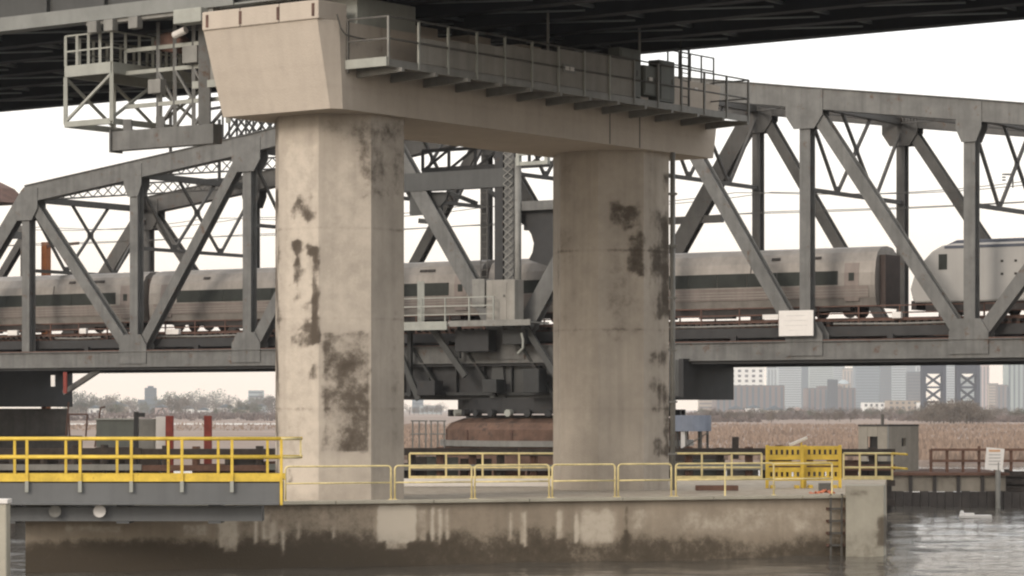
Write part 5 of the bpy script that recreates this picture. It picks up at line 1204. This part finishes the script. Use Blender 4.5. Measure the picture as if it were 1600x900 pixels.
# lift bridge towers
for i, (pa, pb_, lab) in enumerate(((1441, 1478, 'dark lattice lift bridge tower nearer the shed'), (1495, 1531, 'dark lattice lift bridge tower beside the pinkish building'))):
    Y = 2200; a, b_ = at(pa, 556, Y), at(pb_, 556, Y); r = thing('lift_tower', lab, 'bridge tower', ((a.x + b_.x) / 2, Y, 0), 'lift bridge towers')
    tm = far_mat('lift_tower_steel', (.03, .04, .06)) if i == 0 else bpy.data.materials['lift_tower_steel']
    H = a.z
    for yy in (Y, Y + 9):
        for x in (a.x + 1.4, b_.x - 1.4): MB().beam((x, yy, 0), (x, yy, H), 2.8, 2.8, (1, 0, 0)).build('leg', tm, r)
        n = 3
        for k in range(n):
            z0_, z1_ = H * .72 * k / n, H * .72 * (k + 1) / n
            MB().beam((a.x + 1.4, yy, z0_), (b_.x - 1.4, yy, z1_), 1.1, 1.1).build('brace', tm, r); MB().beam((b_.x - 1.4, yy, z0_), (a.x + 1.4, yy, z1_), 1.1, 1.1).build('brace', tm, r)
            MB().beam((a.x + 1.4, yy, z1_), (b_.x - 1.4, yy, z1_), 1.1, 1.4).build('strut', tm, r)
        MB().box(((a.x + b_.x) / 2, yy, H * .80), (b_.x - a.x - 1.5, 1.2, H * .17)).build('counterweight', tm, r)
    MB().box(((a.x + b_.x) / 2, Y + 4.5, H + .8), (b_.x - a.x + 1.6, 11, 1.6)).build('sheave_deck', tm, r)
    for x in (a.x + 2, b_.x - 2): MB().tube([(x, Y - .6, H + 2), (x, Y + .6, H + 2)], 1.6, 12).build('sheave', tm, r)
lsn = thing('lift_span', 'low dark truss span linking the two lift bridge towers', 'bridge', at(1487, 640, 2202))
a, b_ = at(1478, 640, 2202), at(1496, 640, 2202)
for z in (4.4, 9.5): MB().beam((a.x, 2202, z), (b_.x, 2202, z), .7, .9).build('chord', bpy.data.materials['lift_tower_steel'], lsn)
for k in range(3): MB().beam((a.x + k * 3.6, 2202, 4.4), (a.x + k * 3.6 + 3.6, 2202, 9.5), .4, .4).build('web', bpy.data.materials['lift_tower_steel'], lsn)

# ------------------------------------------------------------------ trees on the far shore
def crown_mesh(seed, m_, nleaf=900, squash=1.0):
    rr = random.Random(seed); mb = MB()
    cl = [(Vector((rr.gauss(0, .42), rr.gauss(0, .42), .30 + rr.random() * .62)), .20 + .16 * rr.random()) for _ in range(13)]
    for i in range(nleaf):
        c, r_ = cl[rr.randrange(len(cl))]
        d = Vector((rr.gauss(0, 1), rr.gauss(0, 1), rr.gauss(0, 1))).normalized() * (r_ * rr.random() ** .4)
        p = c + d; p.z = max(.16, p.z * squash)
        s_ = .018 + .03 * rr.random()
        u = Vector((rr.gauss(0, 1), rr.gauss(0, 1), rr.gauss(0, 1))).normalized(); v = u.orthogonal().normalized()
        mb.add([p - u * s_ - v * s_ * .6, p + u * s_ - v * s_ * .6, p + v * s_], [(0, 1, 2)])
    return mb.mesh('crown', m_)
def trunk_mesh(seed):
    rr = random.Random(seed); mb = MB(); mb.tube([(0, 0, -.03), (.01, 0, .2), (.0, .01, .55), (.02, 0, .85)], .035, 6, r1=.008)
    for k in range(7):
        z = .22 + .07 * k; a = rr.random() * 6.28; l = .28 + .14 * rr.random()
        mb.tube([(0, 0, z), (math.cos(a) * l * .5, math.sin(a) * l * .5, z + .12), (math.cos(a) * l, math.sin(a) * l, z + .28)], .013, 4, r1=.003)
    return mb.mesh('trunk', M['bark'])
CR = [crown_mesh(11, M['foliage']), crown_mesh(12, M['foliage2']), crown_mesh(13, M['foliage'], 600), crown_mesh(14, M['foliage2'], 1000, .9)]
TR = [trunk_mesh(21), trunk_mesh(22)]
def tree(x, Y, h, kind, lab, group):
    r = thing('tree', lab, 'tree', (x, Y, .8), group)
    c = link('crown', CR[kind], r, (x, Y, .8), rot=(0, 0, rnd.random() * 6)); c.scale = (h * (.8 + .3 * rnd.random()), h * .9, h)
    t = link('trunk', TR[kind % 2], r, (x, Y, .8)); t.scale = (h, h, h)
LABT = ['bare hazy tree in the misty shore woods beside the rest pier', 'dull green hazy tree in the misty shore woods beside the rest pier']
LABR = ['bare hazy tree on the marsh edge below the city skyline', 'dull green hazy tree on the marsh edge below the city skyline']
BIG = [(268, 19, 1), (300, 22, 3), (318, 17, 0), (336, 22, 3), (128, 20, 1), (145, 18, 0), (372, 16, 0), (412, 17, 1), (395, 15, 3)]
for (px, hh, kd) in BIG:
    Y = 3300 + rnd.random() * 200; x = (px - 800) * Y / F
    k_ = {268: 'round green tree left of the widest round crown in the misty woods'.replace('left of', 'beside'), 300: 'widest round green tree crown in the misty woods', 318: 'thin bare tree between two round green crowns', 336: 'round green tree nearest above the lone red post'.replace('nearest', 'just'), 128: 'tall green tree against the dark rest pier', 145: 'tall bare tree second from the dark rest pier',
          372: 'bare tree under the pale block by the stained column', 412: 'green tree touching the edge of the stained column', 395: 'dull green tree in front of the pale block by the column'}[px]
    tree(x, Y, hh * 1.3, kd, k_, None)
for i in range(64):
    px = 105 + i * 5.2 + rnd.uniform(-3, 3); Y = 1900 + 1900 * rnd.random() ** 1.2; kd = rnd.choice((0, 1, 2, 3))
    tree((px - 800) * Y / F, Y, (6 + 9 * rnd.random()) * (Y + 600) / 2900, kd, LABT[kd % 2], ('bare trees' if kd % 2 == 0 else 'green trees') + ' in the misty shore woods')
for i in range(100):
    px = 1095 + i * 5.1 + rnd.uniform(-6, 6); Y = 950 + 1500 * rnd.random() ** 1.3; kd = rnd.choice((0, 2, 2, 0, 1))
    tree((px - 800) * Y / F, Y, 2.2 + 2.2 * rnd.random() + (Y - 950) / 1500 * 3, kd, LABR[kd % 2], ('bare trees' if kd % 2 == 0 else 'green trees') + ' on the marsh edge')
for i in range(26):
    px = 1438 + i * 4.2 + rnd.uniform(-3, 3); Y = 900 + 160 * rnd.random()
    tree((px - 800) * Y / F, Y, 3.6 + 3.0 * math.exp(-((px - 1490) / 35) ** 2) * 1.3, 0, 'bare tree of the dark mound below the lift bridge towers', 'trees of the mound below the lift bridge')
for i in range(8):
    px = 640 + i * 7; Y = 2300 + 350 * rnd.random()
    tree((px - 800) * Y / F, Y, 6 + 4 * rnd.random(), 2, 'small bare tree seen between the columns below the pivot', 'trees seen between the columns')

scrub = mat('grey_scrub', (0.125, 0.10, 0.092), 0.95, 0, 0.45, 0.02)
mb = MB()
for i in range(26000):
    y = 1000 + 1300 * rnd.random() ** 1.2
    if rnd.random() < .72: x = (.062 + .15 * rnd.random()) * y
    else: x = (-.165 + .09 * rnd.random()) * y
    if mnoise.noise((x * .012, y * .006, 2)) < -.12 or (y < 1130 and x < 0): continue
    h = (1.0 + 2.2 * rnd.random()) * (.6 + .7 * (y - 1000) / 1300); z = .75 + h * rnd.random(); q = .45 + .6 * rnd.random(); a = rnd.random() * 3.14
    dx, dy, dz = math.cos(a) * q, math.sin(a) * q, q * .8
    mb.add([(x - dx, y - dy, z - dz), (x + dx, y + dy, z - dz * .6), (x + dx * .3, y, z + dz)], [(0, 1, 2)])
mb.build('shore_scrub', scrub, kind='stuff')
q = at(1524, 809, 135)
mb = MB(); mb.box((q.x, q.y, .07), (1.5, .5, .16)); mb.box((q.x - .3, q.y + .1, .19), (.5, .3, .1))
tag(mb.build('floating_board', M['white'], org=(q.x, q.y, 0), bev=.02), 'white board floating on the water below the bulkhead sign', 'board')
q = at(1503, 800, 139); mb = MB(); mb.tube([(q.x, q.y, -.1), (q.x, q.y, .12), (q.x, q.y, .22)], .16, 10, r1=.06)
tag(mb.build('float_buoy', M['white'], org=(q.x, q.y, 0)), 'small round white float bobbing beside the floating board', 'buoy')

# ------------------------------------------------------------------ haze
hz = bpy.data.materials.new('haze_air'); hz.use_nodes = True
N, L = hz.node_tree.nodes, hz.node_tree.links
for n in list(N): N.remove(n)
o_ = N.new('ShaderNodeOutputMaterial'); v_ = N.new('ShaderNodeVolumePrincipled')
v_.inputs['Color'].default_value = (0.90, 0.91, 0.93, 1); v_.inputs['Density'].default_value = 0.00009; v_.inputs['Anisotropy'].default_value = 0.2
L.new(v_.outputs[0], o_.inputs['Volume'])
mb = MB(); mb.box((0, 4900, 149), (6400, 10100, 301)); hzo = mb.build('haze', hz); hzo['kind'] = 'stuff'
